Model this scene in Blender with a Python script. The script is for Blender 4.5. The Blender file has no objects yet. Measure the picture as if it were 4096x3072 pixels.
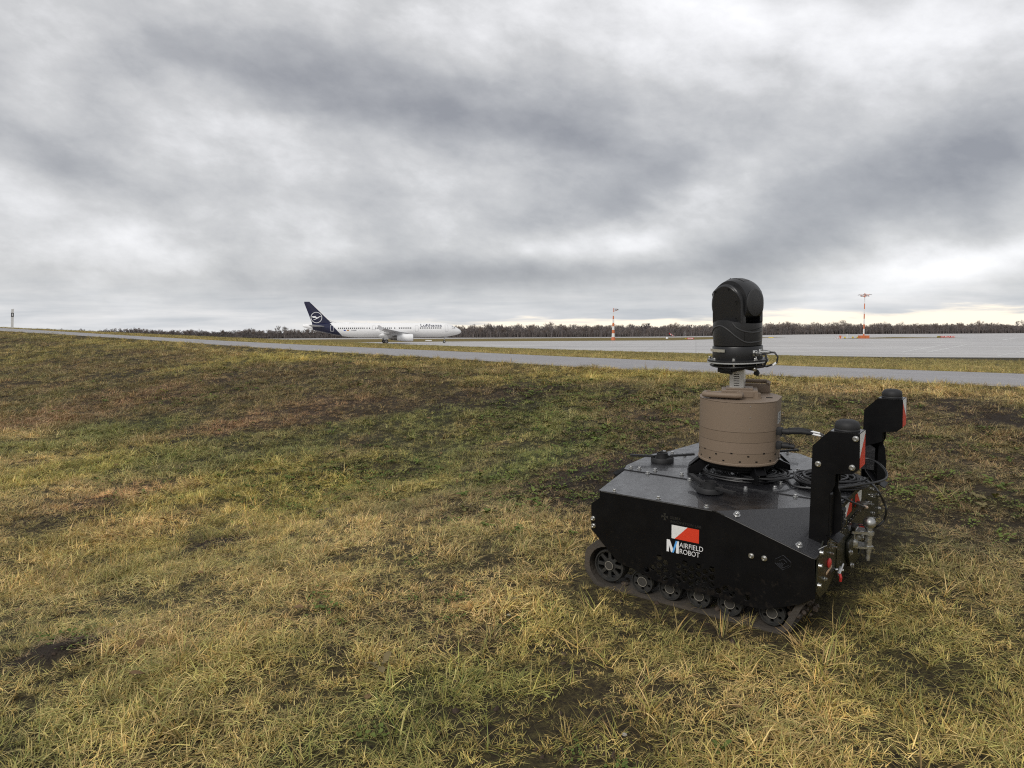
import bpy, bmesh, math, random
from mathutils import Vector, Matrix, noise as mn
R = math.radians
random.seed(7)
scene = bpy.context.scene
C = scene.collection

# ------------------------------------------------------------------ camera
FPX = 2950.0                     # focal length in photo pixels (4096 wide)
EYE = Vector((0, 0, 2.66))       # apron is z = 0
cam_right = Vector((1.0, 0.0, -0.00512)).normalized()
pitch = R(3.946)
fwd = Vector((0, math.cos(pitch), -math.sin(pitch)))
cam_right = Vector((math.cos(R(0.2937)), 0, 0)) + Vector((0, -math.sin(pitch), -math.cos(pitch))) * -math.sin(R(0.2937)) * 0
# exact axes measured from the horizon line and the vertical lines
def _axes():
    d = lambda x, y: Vector(((x - 2048) / FPX, (y - 1536) / FPX, 1.0))
    up = d(0, 1343).cross(d(4096, 1322)).normalized()
    if up.y > 0: up = -up
    f = (Vector((0, 0, 1)) - up * up.z).normalized()
    r = f.cross(up).normalized()
    if r.x < 0: r = -r
    return r, f, up
_r, _f, _u = _axes()             # world axes written in image coordinates (x right, y down, z forward)
def cw(v): return Vector((_r.dot(v), _f.dot(v), _u.dot(v)))
def ray(px, py): return cw(Vector(((px - 2048) / FPX, (py - 1536) / FPX, 1.0)))
cx_, cy_, cz_ = cw(Vector((1, 0, 0))), cw(Vector((0, -1, 0))), cw(Vector((0, 0, -1)))
camd = bpy.data.cameras.new('camera')
cam = bpy.data.objects.new('camera', camd); C.objects.link(cam)
cam.matrix_world = Matrix(((cx_.x, cy_.x, cz_.x, EYE.x), (cx_.y, cy_.y, cz_.y, EYE.y), (cx_.z, cy_.z, cz_.z, EYE.z), (0, 0, 0, 1)))
camd.sensor_width = 36.0; camd.lens = 36.0 * FPX / 4096.0
camd.clip_start = 0.05; camd.clip_end = 20000
scene.camera = cam

# ------------------------------------------------------------------ world sky
SUN_AZ, SUN_EL = R(215), R(38)   # behind the camera to the left, azimuth clockwise from +Y
world = bpy.data.worlds.new("World"); scene.world = world; world.use_nodes = True
nt = world.node_tree; nt.nodes.clear()
def N(t, **kw):
    n = nt.nodes.new(t)
    for k, v in kw.items(): setattr(n, k, v)
    return n
def setin(node, i, v):
    if isinstance(v, (int, float, tuple, list)): node.inputs[i].default_value = v
    else: nt.links.new(v, node.inputs[i])
def M(op, a, b=0.0, c=None, clamp=False):
    n = N('ShaderNodeMath', operation=op, use_clamp=clamp)
    setin(n, 0, a); setin(n, 1, b)
    if c is not None: setin(n, 2, c)
    return n.outputs[0]
def MIXC(f, a, b):
    n = N('ShaderNodeMix', data_type='RGBA'); setin(n, 0, f); setin(n, 6, a); setin(n, 7, b); return n.outputs[2]
def SMOOTH(x, lo, hi):
    n = N('ShaderNodeMapRange', interpolation_type='SMOOTHSTEP'); setin(n, 0, x); n.inputs[1].default_value = lo; n.inputs[2].default_value = hi
    return n.outputs[0]
tc = N('ShaderNodeTexCoord'); sp = N('ShaderNodeSeparateXYZ'); nt.links.new(tc.outputs['Generated'], sp.inputs[0])
X, Y, Z = sp.outputs
zc = M('ADD', M('MAXIMUM', Z, 0.0), 0.28)
comb = N('ShaderNodeCombineXYZ'); setin(comb, 0, M('DIVIDE', X, zc)); setin(comb, 1, M('DIVIDE', Y, zc)); setin(comb, 2, 0.0)
mapn = N('ShaderNodeMapping'); nt.links.new(comb.outputs[0], mapn.inputs[0]); mapn.inputs['Rotation'].default_value = (0, 0, R(28)); mapn.inputs['Scale'].default_value = (0.8, 1.0, 1)
mapn.inputs['Location'].default_value = (3.1, 1.7, 0)
def noise(vec, scale, detail=6, rough=0.55, dist=0.0, ntp='FBM'):
    n = N('ShaderNodeTexNoise'); n.noise_type = ntp
    nt.links.new(vec, n.inputs['Vector']); n.inputs['Scale'].default_value = scale; n.inputs['Detail'].default_value = detail
    n.inputs['Roughness'].default_value = rough; n.inputs['Distortion'].default_value = dist
    return n
n1 = noise(mapn.outputs[0], 1.0, 8, 0.50, 0.25)
dcb = N('ShaderNodeCombineXYZ'); setin(dcb, 0, M('ADD', M('MULTIPLY', X, .9), M('MULTIPLY', Z, .35))); setin(dcb, 1, Y); setin(dcb, 2, M('MULTIPLY', Z, 1.55))
n2 = noise(dcb.outputs[0], 4.0, 12, 0.56, 0.0)
n5 = noise(dcb.outputs[0], 5.2, 10, 0.55, 0.0)
bil = M('ABSOLUTE', M('MULTIPLY_ADD', n5.outputs['Fac'], 2.0, -1.0))
n3 = noise(mapn.outputs[0], 0.22, 3, 0.5, 0.0)
nw = noise(dcb.outputs[0], 2.4, 8, 0.55, 0.0)
# tangent-plane direction around the viewing azimuth, warped by noise, to hold the cloud masses that the sky in view shows
ysafe = M('MAXIMUM', Y, 0.05)
U = M('DIVIDE', X, ysafe); V = M('DIVIDE', Z, ysafe)
wsp = N('ShaderNodeSeparateColor'); nt.links.new(nw.outputs['Color'], wsp.inputs[0])
elev = SMOOTH(Z, 0.0, 0.25)
wamp = M('MULTIPLY_ADD', elev, 0.30, 0.10)
U2 = M('MULTIPLY_ADD', M('SUBTRACT', wsp.outputs[0], 0.5), wamp, U)
V2 = M('MULTIPLY_ADD', M('SUBTRACT', wsp.outputs[1], 0.5), M('MULTIPLY', wamp, 0.6), V)
front = SMOOTH(Y, 0.05, 0.35)
BLOBS = [  # photo x, y, half-width, half-height in photo pixels, tilt (deg), amount (+ bright, - dark)
    (3050, 60, 1000, 190, 5, .30), (1950, 80, 320, 200, 0, .14), (200, 280, 230, 260, 40, .15), (430, 900, 430, 130, 20, .16),
    (2380, 940, 520, 90, -8, .30), (3850, 1060, 520, 60, -14, .34), (3050, 700, 330, 130, 0, .10), (1500, 300, 200, 120, 0, .08),
    (2850, 380, 380, 110, 25, .16), (3900, 150, 400, 200, 0, .16),
    (3450, 860, 850, 150, -22, -.34), (2150, 520, 620, 150, 20, -.34), (1560, 1150, 560, 90, -3, -.36), (2500, 780, 500, 80, -10, -.16), (2500, 1060, 700, 60, -5, -.12),
    (250, 520, 260, 90, 20, -.34), (1250, 260, 700, 140, 18, -.30), (3900, 620, 500, 150, -10, -.20), (620, 130, 500, 70, 0, -.14),
    (1000, 750, 600, 120, 10, -.10),
]
acc = None
for bx, by, sx, sy, ang, amt in BLOBS:
    d = ray(bx, by); u0, v0 = d.x / d.y, d.z / d.y
    du, dv = M('SUBTRACT', U2, u0), M('SUBTRACT', V2, v0)
    ca, sa = math.cos(R(-ang)), math.sin(R(-ang))
    a = M('ADD', M('MULTIPLY', du, ca * FPX / sx), M('MULTIPLY', dv, sa * FPX / sx))
    b = M('ADD', M('MULTIPLY', du, -sa * FPX / sy), M('MULTIPLY', dv, ca * FPX / sy))
    q = M('ADD', M('MULTIPLY', a, a), M('MULTIPLY', b, b))
    g = M('MULTIPLY', M('EXPONENT', M('MULTIPLY', q, -1.0)), amt)
    acc = g if acc is None else M('ADD', acc, g)
acc = M('MULTIPLY', acc, front)
n4 = noise(dcb.outputs[0], 14.0, 9, 0.62, 0.15)
val = M('ADD', M('MULTIPLY', M('SUBTRACT', n1.outputs['Fac'], 0.5), 0.20), 0.475)
val = M('ADD', val, M('MULTIPLY', bil, 0.34))
val = M('ADD', val, M('MULTIPLY', M('SUBTRACT', n4.outputs['Fac'], 0.5), 0.42))
val = M('ADD', val, M('MULTIPLY', M('SUBTRACT', n2.outputs['Fac'], 0.5), 1.0))
val = M('ADD', val, M('MULTIPLY', M('SUBTRACT', n3.outputs['Fac'], 0.5), 0.35))
val = M('ADD', val, M('MULTIPLY', acc, 1.1))
cr = N('ShaderNodeValToRGB'); nt.links.new(val, cr.inputs[0])
el = cr.color_ramp.elements
el[0].position = 0.0; el[0].color = (.245, .252, .275, 1)
el[1].position = 1.0; el[1].color = (.86, .86, .875, 1)
e = el.new(0.32); e.color = (.370, .376, .392, 1)
e = el.new(0.55); e.color = (.505, .507, .514, 1)
e = el.new(0.78); e.color = (.700, .700, .712, 1)
cloud = cr.outputs[0]
# low layers near the horizon: flattened streaks, bluish grey, with a thin pale opening along the skyline
hc = N('ShaderNodeCombineXYZ'); setin(hc, 0, M('MULTIPLY', U, 2.2)); setin(hc, 1, M('MULTIPLY', V, 22.0)); setin(hc, 2, 0.0)
hn = noise(hc.outputs[0], 2.6, 6, 0.55, 0.3)
low = SMOOTH(Z, 0.085, 0.015)
lowc = N('ShaderNodeValToRGB'); nt.links.new(M('ADD', hn.outputs['Fac'], M('MULTIPLY', acc, 0.35)), lowc.inputs[0])
le = lowc.color_ramp.elements
le[0].position = .30; le[0].color = (.43, .46, .50, 1); le[1].position = .66; le[1].color = (.70, .70, .71, 1)
cloud = MIXC(M('MULTIPLY', low, 0.75), cloud, lowc.outputs[0])
side = SMOOTH(U, -0.35, 0.02)
hh = M('MULTIPLY_ADD', M('SUBTRACT', hn.outputs['Fac'], 0.5), 0.050, M('MULTIPLY_ADD', SMOOTH(U, -0.1, 0.6), 0.009, 0.014))
gap = M('MULTIPLY', M('GREATER_THAN', 9.0, 0.0), SMOOTH(M('SUBTRACT', hh, Z), -0.006, 0.004))
gap = M('MULTIPLY', gap, side)
cloud = MIXC(M('MULTIPLY', gap, 0.9), cloud, (1.0, .89, .72, 1))
# below the horizon only ground bounce
cloud = MIXC(SMOOTH(Z, -0.01, -0.05), cloud, (.16, .15, .11, 1))
sky = N('ShaderNodeTexSky'); sky.sky_type = 'NISHITA'; sky.sun_disc = False
sky.sun_elevation = SUN_EL; sky.sun_rotation = SUN_AZ; sky.altitude = 450; sky.air_density = 1.0; sky.dust_density = 2.0
bg1 = N('ShaderNodeBackground'); nt.links.new(sky.outputs[0], bg1.inputs[0]); bg1.inputs[1].default_value = 0.10
bg2 = N('ShaderNodeBackground'); nt.links.new(cloud, bg2.inputs[0]); bg2.inputs[1].default_value = 1.0
mx = N('ShaderNodeMixShader'); mx.inputs[0].default_value = 0.94
nt.links.new(bg1.outputs[0], mx.inputs[1]); nt.links.new(bg2.outputs[0], mx.inputs[2])
out = N('ShaderNodeOutputWorld'); nt.links.new(mx.outputs[0], out.inputs[0])

sd = bpy.data.lights.new('sun', 'SUN'); sd.energy = 1.5; sd.angle = R(25); sd.color = (1, .965, .91)
sun = bpy.data.objects.new('sun', sd); C.objects.link(sun)
sdir = Vector((math.sin(SUN_AZ) * math.cos(SUN_EL), math.cos(SUN_AZ) * math.cos(SUN_EL), math.sin(SUN_EL)))
sun.rotation_euler = (-sdir).to_track_quat('-Z', 'Y').to_euler()
scene.view_settings.view_transform = 'Standard'; scene.view_settings.look = 'None'
scene.view_settings.gamma = 1; scene.view_settings.use_curve_mapping = False
scene.view_settings.exposure = 0.35
scene.cycles.max_bounces = 6; scene.cycles.diffuse_bounces = 3; scene.cycles.glossy_bounces = 3
scene.cycles.use_denoising = False
scene.cycles.filter_width = 1.15
scene.cycles.sample_clamp_direct = 2.5; scene.cycles.sample_clamp_indirect = 2.0
scene.cycles.volume_bounces = 0

# ------------------------------------------------------------------ helpers
def tag(o, label=None, cat=None, group=None, kind=None):
    if label: o['label'] = label
    if cat: o['category'] = cat
    if group: o['group'] = group
    if kind: o['kind'] = kind
    return o
def empty(name, loc=(0, 0, 0), rotz=0, mat=None):
    o = bpy.data.objects.new(name, None); C.objects.link(o)
    if mat is not None: o.matrix_world = mat
    else: o.location = loc; o.rotation_euler = (0, 0, rotz)
    o.empty_display_size = 0.1
    return o
def link(name, me, m, parent=None, loc=None, rot=None, smooth=False):
    o = bpy.data.objects.new(name, me); C.objects.link(o)
    if m is not None:
        if isinstance(m, (list, tuple)):
            if not me.materials:
                for k in m: me.materials.append(k)
        elif not me.materials: me.materials.append(m)
    if parent is not None: o.parent = parent
    if loc is not None: o.location = loc
    if rot is not None: o.rotation_euler = rot
    return o
class B:
    """collects primitives into one mesh"""
    def __init__(s): s.bm = bmesh.new(); s.mi = 0
    def _new(s, vs, fs, smooth=False):
        v = [s.bm.verts.new(p) for p in vs]
        for f in fs:
            try:
                fc = s.bm.faces.new([v[i] for i in f]); fc.smooth = smooth; fc.material_index = s.mi
            except ValueError: pass
        return s
    def box(s, c, d, rot=None, bev=0.0):
        x, y, z = [q / 2 for q in d]
        vs = [Vector((a * x, b * y, e * z)) for a in (-1, 1) for b in (-1, 1) for e in (-1, 1)]
        if rot is not None: vs = [rot @ v for v in vs]
        vs = [v + Vector(c) for v in vs]
        fs = [(0, 1, 3, 2), (4, 6, 7, 5), (0, 4, 5, 1), (2, 3, 7, 6), (0, 2, 6, 4), (1, 5, 7, 3)]
        if bev > 0:
            t = bmesh.new(); tv = [t.verts.new(p) for p in vs]
            for f in fs: t.faces.new([tv[i] for i in f])
            bmesh.ops.bevel(t, geom=list(t.edges), offset=bev, segments=2, profile=.5, affect='EDGES')
            t.verts.index_update()
            return s._new([v.co.copy() for v in t.verts], [[v.index for v in f.verts] for f in t.faces], False)
        return s._new(vs, fs)
    def lathe(s, prof, c=(0, 0, 0), axis=(0, 0, 1), n=24, smooth=True, sx=1.0, sy=1.0, ang0=0.0, cap0=True, cap1=True):
        if prof[0] == prof[-1]: cap0 = cap1 = False
        ax = Vector(axis).normalized(); q = Vector((0, 0, 1)).rotation_difference(ax); c = Vector(c)
        vs = []
        for r, z in prof:
            for k in range(n):
                a = ang0 + 2 * math.pi * k / n
                vs.append(c + q @ Vector((r * math.cos(a) * sx, r * math.sin(a) * sy, z)))
        fs = []
        for i in range(len(prof) - 1):
            for k in range(n):
                a, b = i * n + k, i * n + (k + 1) % n
                fs.append((a, b, b + n, a + n))
        if cap0 and prof[0][0] > 1e-6: fs.append(tuple(reversed(range(n))))
        if cap1 and prof[-1][0] > 1e-6: fs.append(tuple(range((len(prof) - 1) * n, len(prof) * n)))
        return s._new(vs, fs, smooth)
    def cyl(s, p0, p1, r0, r1=None, n=12, smooth=True):
        p0, p1 = Vector(p0), Vector(p1); r1 = r0 if r1 is None else r1
        return s.lathe([(r0, 0), (r1, (p1 - p0).length)], p0, p1 - p0, n, smooth)
    def tube(s, pts, r, n=8, closed=False, radii=None):
        pts = [Vector(p) for p in pts]; m = len(pts); vs = []
        up = Vector((0, 0, 1)); prev = None
        for i, p in enumerate(pts):
            if closed: t = pts[(i + 1) % m] - pts[i - 1]
            else: t = pts[min(i + 1, m - 1)] - pts[max(i - 1, 0)]
            t.normalize()
            if prev is None:
                a = t.cross(up)
                if a.length < 1e-3: a = t.cross(Vector((1, 0, 0)))
            else: a = prev - t * prev.dot(t)
            a.normalize(); prev = a; b = t.cross(a)
            rr = radii[i] if radii else r
            for k in range(n):
                an = 2 * math.pi * k / n
                vs.append(p + (a * math.cos(an) + b * math.sin(an)) * rr)
        fs = []
        for i in range(m if closed else m - 1):
            j = (i + 1) % m
            for k in range(n):
                fs.append((i * n + k, i * n + (k + 1) % n, j * n + (k + 1) % n, j * n + k))
        if not closed: fs += [tuple(reversed(range(n))), tuple(range((m - 1) * n, m * n))]
        return s._new(vs, fs, True)
    def prism(s, poly, t0, t1, plane='xz'):
        """extrude a 2D outline between two offsets along the remaining axis"""
        def P(a, b, t):
            return {'xz': (a, t, b), 'yz': (t, a, b), 'xy': (a, b, t)}[plane]
        n = len(poly)
        vs = [P(a, b, t0) for a, b in poly] + [P(a, b, t1) for a, b in poly]
        fs = [tuple(range(n)), tuple(reversed(range(n, 2 * n)))]
        for i in range(n): fs.append((i, (i + 1) % n, n + (i + 1) % n, n + i))
        return s._new(vs, fs)
    def poly(s, pts):
        return s._new(pts, [tuple(range(len(pts)))])
    def mesh(s, name):
        bmesh.ops.recalc_face_normals(s.bm, faces=list(s.bm.faces))
        me = bpy.data.meshes.new(name); s.bm.to_mesh(me); s.bm.free()
        if any(p.use_smooth for p in me.polygons): me.set_sharp_from_angle(angle=R(38))
        return me
    def make(s, name, m, parent=None, **kw):
        return link(name, s.mesh(name), m, parent, **kw)
def add_bevel(o, w, seg=2, ang=35):
    md = o.modifiers.new('bevel', 'BEVEL'); md.width = w; md.segments = seg; md.limit_method = 'ANGLE'; md.angle_limit = R(ang)
    return o
def curve_mesh(cu):
    o = bpy.data.objects.new('t', cu); C.objects.link(o)
    bpy.context.view_layer.update()
    me = bpy.data.meshes.new_from_object(o.evaluated_get(bpy.context.evaluated_depsgraph_get()))
    bpy.data.objects.remove(o); bpy.data.curves.remove(cu); me.materials.clear()
    return me
def plate_mesh(outline, holes, thick, bevel=0.0):
    """flat plate in the local XY plane with real holes, from a filled 2D curve"""
    cu = bpy.data.curves.new('plate', 'CURVE'); cu.dimensions = '2D'; cu.fill_mode = 'BOTH'; cu.extrude = max(.0002, thick / 2 - bevel); cu.bevel_depth = bevel; cu.bevel_resolution = 1
    for ring in [outline] + holes:
        sp_ = cu.splines.new('POLY'); sp_.points.add(len(ring) - 1)
        for i, (a, b) in enumerate(ring): sp_.points[i].co = (a, b, 0, 1)
        sp_.use_cyclic_u = True
    return curve_mesh(cu)
def text_mesh(txt, size, extrude=0.0, align='LEFT', bold=0.0, spacing=1.0):
    cu = bpy.data.curves.new('txt', 'FONT'); cu.body = txt; cu.size = size; cu.extrude = extrude; cu.align_x = align; cu.offset = bold
    cu.space_character = spacing; cu.resolution_u = 4
    return curve_mesh(cu)
XZ = Matrix.Rotation(R(90), 4, 'X')      # lays an XY plate into the XZ plane, facing -Y

# ------------------------------------------------------------------ materials
def mat(name, col, rough=0.6, metal=0.0, spec=0.5, var=0.0, vscale=8.0, bump=0.0, bscale=60.0, rvar=0.0, dirt=None, dirt_amt=0.0, dscale=3.0, coat=0.0, obj=True, lowmud=0.0):
    m = bpy.data.materials.new(name); m.use_nodes = True; t = m.node_tree; bs = t.nodes['Principled BSDF']
    bs.inputs['Roughness'].default_value = rough; bs.inputs['Metallic'].default_value = metal
    bs.inputs['Specular IOR Level'].default_value = spec; bs.inputs['Coat Weight'].default_value = coat
    tcn = t.nodes.new('ShaderNodeTexCoord'); vec = tcn.outputs['Object']
    c = list(col) + [1]
    bs.inputs['Base Color'].default_value = c
    src = None
    def nz(sc, det=5, rg=.6):
        n = t.nodes.new('ShaderNodeTexNoise'); n.inputs['Scale'].default_value = sc; n.inputs['Detail'].default_value = det; n.inputs['Roughness'].default_value = rg
        t.links.new(vec, n.inputs['Vector']); return n
    def mixc(f, a, b):
        n = t.nodes.new('ShaderNodeMix'); n.data_type = 'RGBA'
        for i, v in ((0, f), (6, a), (7, b)):
            if isinstance(v, (float, int, tuple, list)): n.inputs[i].default_value = v
            else: t.links.new(v, n.inputs[i])
        return n.outputs[2]
    cur = tuple(c)
    if var > 0:
        n = nz(vscale)
        cur = mixc(n.outputs['Fac'], tuple(x * (1 - var) for x in col) + (1,), tuple(min(1, x * (1 + var)) for x in col) + (1,))
    if dirt is not None:
        n = nz(dscale, 8, .65); rp = t.nodes.new('ShaderNodeMapRange'); t.links.new(n.outputs['Fac'], rp.inputs[0])
        rp.inputs[1].default_value = .48; rp.inputs[2].default_value = .72; rp.inputs[4].default_value = dirt_amt
        cur = mixc(rp.outputs[0], cur, tuple(dirt) + (1,))
    if lowmud > 0:
        sx_ = t.nodes.new('ShaderNodeSeparateXYZ'); t.links.new(vec, sx_.inputs[0])
        zr = t.nodes.new('ShaderNodeMapRange'); t.links.new(sx_.outputs[2], zr.inputs[0])
        for i, v in enumerate((.36, .07, 0, .17)): zr.inputs[i + 1].default_value = v
        n = nz(26, 9, .75); ad = t.nodes.new('ShaderNodeMath'); ad.operation = 'ADD'; t.links.new(n.outputs['Fac'], ad.inputs[0]); t.links.new(zr.outputs[0], ad.inputs[1])
        mr_ = t.nodes.new('ShaderNodeMapRange'); t.links.new(ad.outputs[0], mr_.inputs[0]); mr_.inputs[1].default_value = .66; mr_.inputs[2].default_value = .74; mr_.inputs[4].default_value = lowmud
        cur = mixc(mr_.outputs[0], cur, (.075, .058, .042, 1))
    if not isinstance(cur, tuple): t.links.new(cur, bs.inputs['Base Color'])
    if rvar > 0:
        n = nz(vscale * 1.7); rp = t.nodes.new('ShaderNodeMapRange'); t.links.new(n.outputs['Fac'], rp.inputs[0])
        rp.inputs[1].default_value = .3; rp.inputs[2].default_value = .7
        rp.inputs[3].default_value = max(.02, rough - rvar); rp.inputs[4].default_value = min(1, rough + rvar); t.links.new(rp.outputs[0], bs.inputs['Roughness'])
    if bump > 0:
        n = nz(bscale, 3); bp = t.nodes.new('ShaderNodeBump'); bp.inputs['Strength'].default_value = bump; bp.inputs['Distance'].default_value = .01
        t.links.new(n.outputs['Fac'], bp.inputs['Height']); t.links.new(bp.outputs[0], bs.inputs['Normal'])
    return m
mud = (.055, .040, .028)
m_black = mat('black_paint', (.0035, .0035, .0042), .45, spec=.16, var=.3, vscale=6, bump=.05, bscale=350, rvar=.10, dirt=(.022, .020, .017), dirt_amt=.16, dscale=7, lowmud=.14)
m_deck = mat('wet_black_deck', (.012, .012, .014), .27, spec=.75, var=.4, vscale=14, bump=.22, bscale=300, rvar=.17, coat=.3)
m_facet = mat('wet_black_facet', (.012, .012, .014), .34, spec=.75, var=.4, vscale=90, bump=.40, bscale=240, rvar=.12, coat=.3)
m_olive = mat('dark_olive_paint', (.013, .014, .009), .36, spec=.45, var=.3, vscale=5, bump=.05, bscale=200, rvar=.08)
m_dark = mat('inner_black', (.004, .004, .004), .8, spec=.2)
m_rubber = mat('black_rubber', (.016, .016, .017), .62, spec=.4, var=.2, vscale=30)
m_cable = mat('black_cable', (.013, .013, .014), .45, spec=.5)
m_zinc = mat('zinc_plated_steel', (.56, .56, .55), .34, 1.0, var=.1, vscale=60)
m_cast = mat('galvanised_casting', (.50, .50, .48), .42, 1.0, var=.25, vscale=25, bump=.15, bscale=90, rvar=.1)
m_alu = mat('plain_aluminium', (.62, .61, .58), .38, .85, var=.06, vscale=20)
m_track = mat('muddy_track_rubber', (.050, .042, .034), .8, var=.35, vscale=12, bump=.4, bscale=60, dirt=(.10, .075, .05), dirt_amt=.6, dscale=9)
m_wheel = mat('dusty_wheel_rubber', (.020, .020, .019), .6, var=.4, vscale=18, bump=.2, bscale=70, dirt=(.065, .056, .044), dirt_amt=.5, dscale=14)
m_hub = mat('dusty_hub', (.040, .037, .032), .7, var=.25, vscale=40)
m_ring = mat('worn_hub_rim', (.26, .24, .20), .55)
m_white = mat('white_reflective', (.72, .72, .70), .5, bump=.3, bscale=700, var=.06, vscale=300)
m_red = mat('red_reflective', (.62, .040, .012), .45, bump=.2, bscale=700, var=.1, vscale=200)
m_print_w = mat('white_print', (.74, .74, .74), .5)
m_print_b = mat('blue_print', (.10, .36, .76), .45)
m_emb = mat('gloss_black_print', (.018, .018, .021), .16, spec=.9)
m_tan = mat('brown_beige_paint', (.200, .150, .108), .55, spec=.35, var=.06, vscale=5, bump=.05, bscale=160, dirt=(.17, .12, .09), dirt_amt=.3, dscale=5)
m_tan2 = mat('brown_beige_band', (.186, .138, .098), .55, spec=.35, var=.06, vscale=5)
m_turret = mat('matt_black_housing', (.013, .013, .014), .37, spec=.5, var=.15, vscale=10, bump=.04, bscale=300)
m_turret2 = mat('satin_black_ridge', (.032, .032, .033), .5, spec=.5)
m_lens = mat('charcoal_cover', (.028, .028, .029), .6, var=.2, vscale=40)
m_yel = mat('yellow_tape', (.62, .72, .08), .5)
m_redp = mat('red_plastic', (.50, .035, .03), .4)
m_orangewire = mat('pale_strip', (.55, .38, .24), .6)

# ------------------------------------------------------------------ terrain
ER = Vector((-.790, .613)).normalized(); PH = Vector((ER.y, -ER.x)); PH = PH if PH.y > 0 else -PH
def interp(tab, x):
    if x <= tab[0][0]: return tab[0][1]
    for i in range(len(tab) - 1):
        if x <= tab[i + 1][0]:
            t = (x - tab[i][0]) / (tab[i + 1][0] - tab[i][0])
            y0, y1 = tab[i][1], tab[i + 1][1]
            m0 = (tab[i + 1][1] - tab[i - 1][1]) / (tab[i + 1][0] - tab[i - 1][0]) if i > 0 else (y1 - y0) / (tab[i + 1][0] - tab[i][0])
            m1 = (tab[i + 2][1] - tab[i][1]) / (tab[i + 2][0] - tab[i][0]) if i + 2 < len(tab) else (y1 - y0) / (tab[i + 1][0] - tab[i][0])
            h = tab[i + 1][0] - tab[i][0]
            t2, t3 = t * t, t ** 3
            return (2 * t3 - 3 * t2 + 1) * y0 + (t3 - 2 * t2 + t) * h * m0 + (-2 * t3 + 3 * t2) * y1 + (t3 - t2) * h * m1
    return tab[-1][1]
ZN = [(-40, -.95), (-15, -.80), (-4, -.69), (.5, -.64), (3, -.60), (6.6, -.55), (9, -.475), (14.5, -.335), (21, -.13), (32.4, .19), (45, .50), (60, .8), (100, 1.2)]
ZF = [(-40, -1.0), (-15, -.86), (-4, -.74), (.7, -.675), (4.4, -.63), (8.8, -.545), (12.1, -.47), (19.4, -.31), (28, -.08), (43.5, .38), (60, .75), (100, 1.2)]
DP = [(-8, .93), (-3, .86), (0, .78), (2, .70), (3.7, .600), (5, .495), (7, .30), (8.5, .14), (9.3, .055), (9.8, .02), (10.15, .004)]
DL = [(-8, .95), (-3, .93), (0, .92), (2, .91), (3.3, .89), (4.3, .81), (5.8, .60), (7.4, .35), (8.6, .175), (9.3, .105), (9.8, .06), (10.15, .004)]
P_NEAR, P_FAR = 10.15, 13.65
BUMPS = []
def z_ground(s, p, xy=None):
    """height above the apron"""
    if p <= P_NEAR:
        w = max(0, min(1, (s - 2.4) / 3.0)); w = w * w * (3 - 2 * w)
        z = interp(ZN, s) - (interp(DP, p) * (1 - w) + interp(DL, p) * w if w > 0 else interp(DP, p))
    elif p <= P_FAR:
        t = (p - P_NEAR) / (P_FAR - P_NEAR); z = interp(ZN, s) * (1 - t) + interp(ZF, s) * t
    else:
        pe = (84.66 - .311 * s) / .948; zc0 = interp(ZF, s) + 2.66
        if p < 15.6: return zc0 - .035 * (p - P_FAR)
        u = min(1, (p - 15.6) / (pe - 15.6)); return (zc0 - .068) * (1 - u) - .02 * u
    return z + 2.66
def sp2xy(s, p): return ER * s + PH * p
def xy2sp(x, y): return Vector((x, y)).dot(ER), Vector((x, y)).dot(PH)
def hit_ground(px, py):
    d = ray(px, py); t = 1.0
    prev = 1.0
    while t < 400:
        q = EYE + d * t; s, p = xy2sp(q.x, q.y)
        if p > -7 and q.z < z_ground(s, p): break
        prev = t; t *= 1.01
    return EYE + d * ((prev + t) / 2)
def rot_noise(x, y, sc, seed=0): return mn.noise(Vector((x * sc, y * sc, seed * 7.31)))
def lerp3(a, b, t): t = max(0, min(1, t)); return tuple(a[i] * (1 - t) + b[i] * t for i in range(3))
OLIVE = (.155, .135, .045); GREEN = (.115, .145, .048); STRAW = (.300, .232, .125); YELL = (.240, .215, .072)
BROWN = (.105, .075, .048); RUST = (.195, .125, .085); SOIL = (.050, .037, .029); ORNG = (.30, .205, .115); DULL = (.115, .105, .055)
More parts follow.
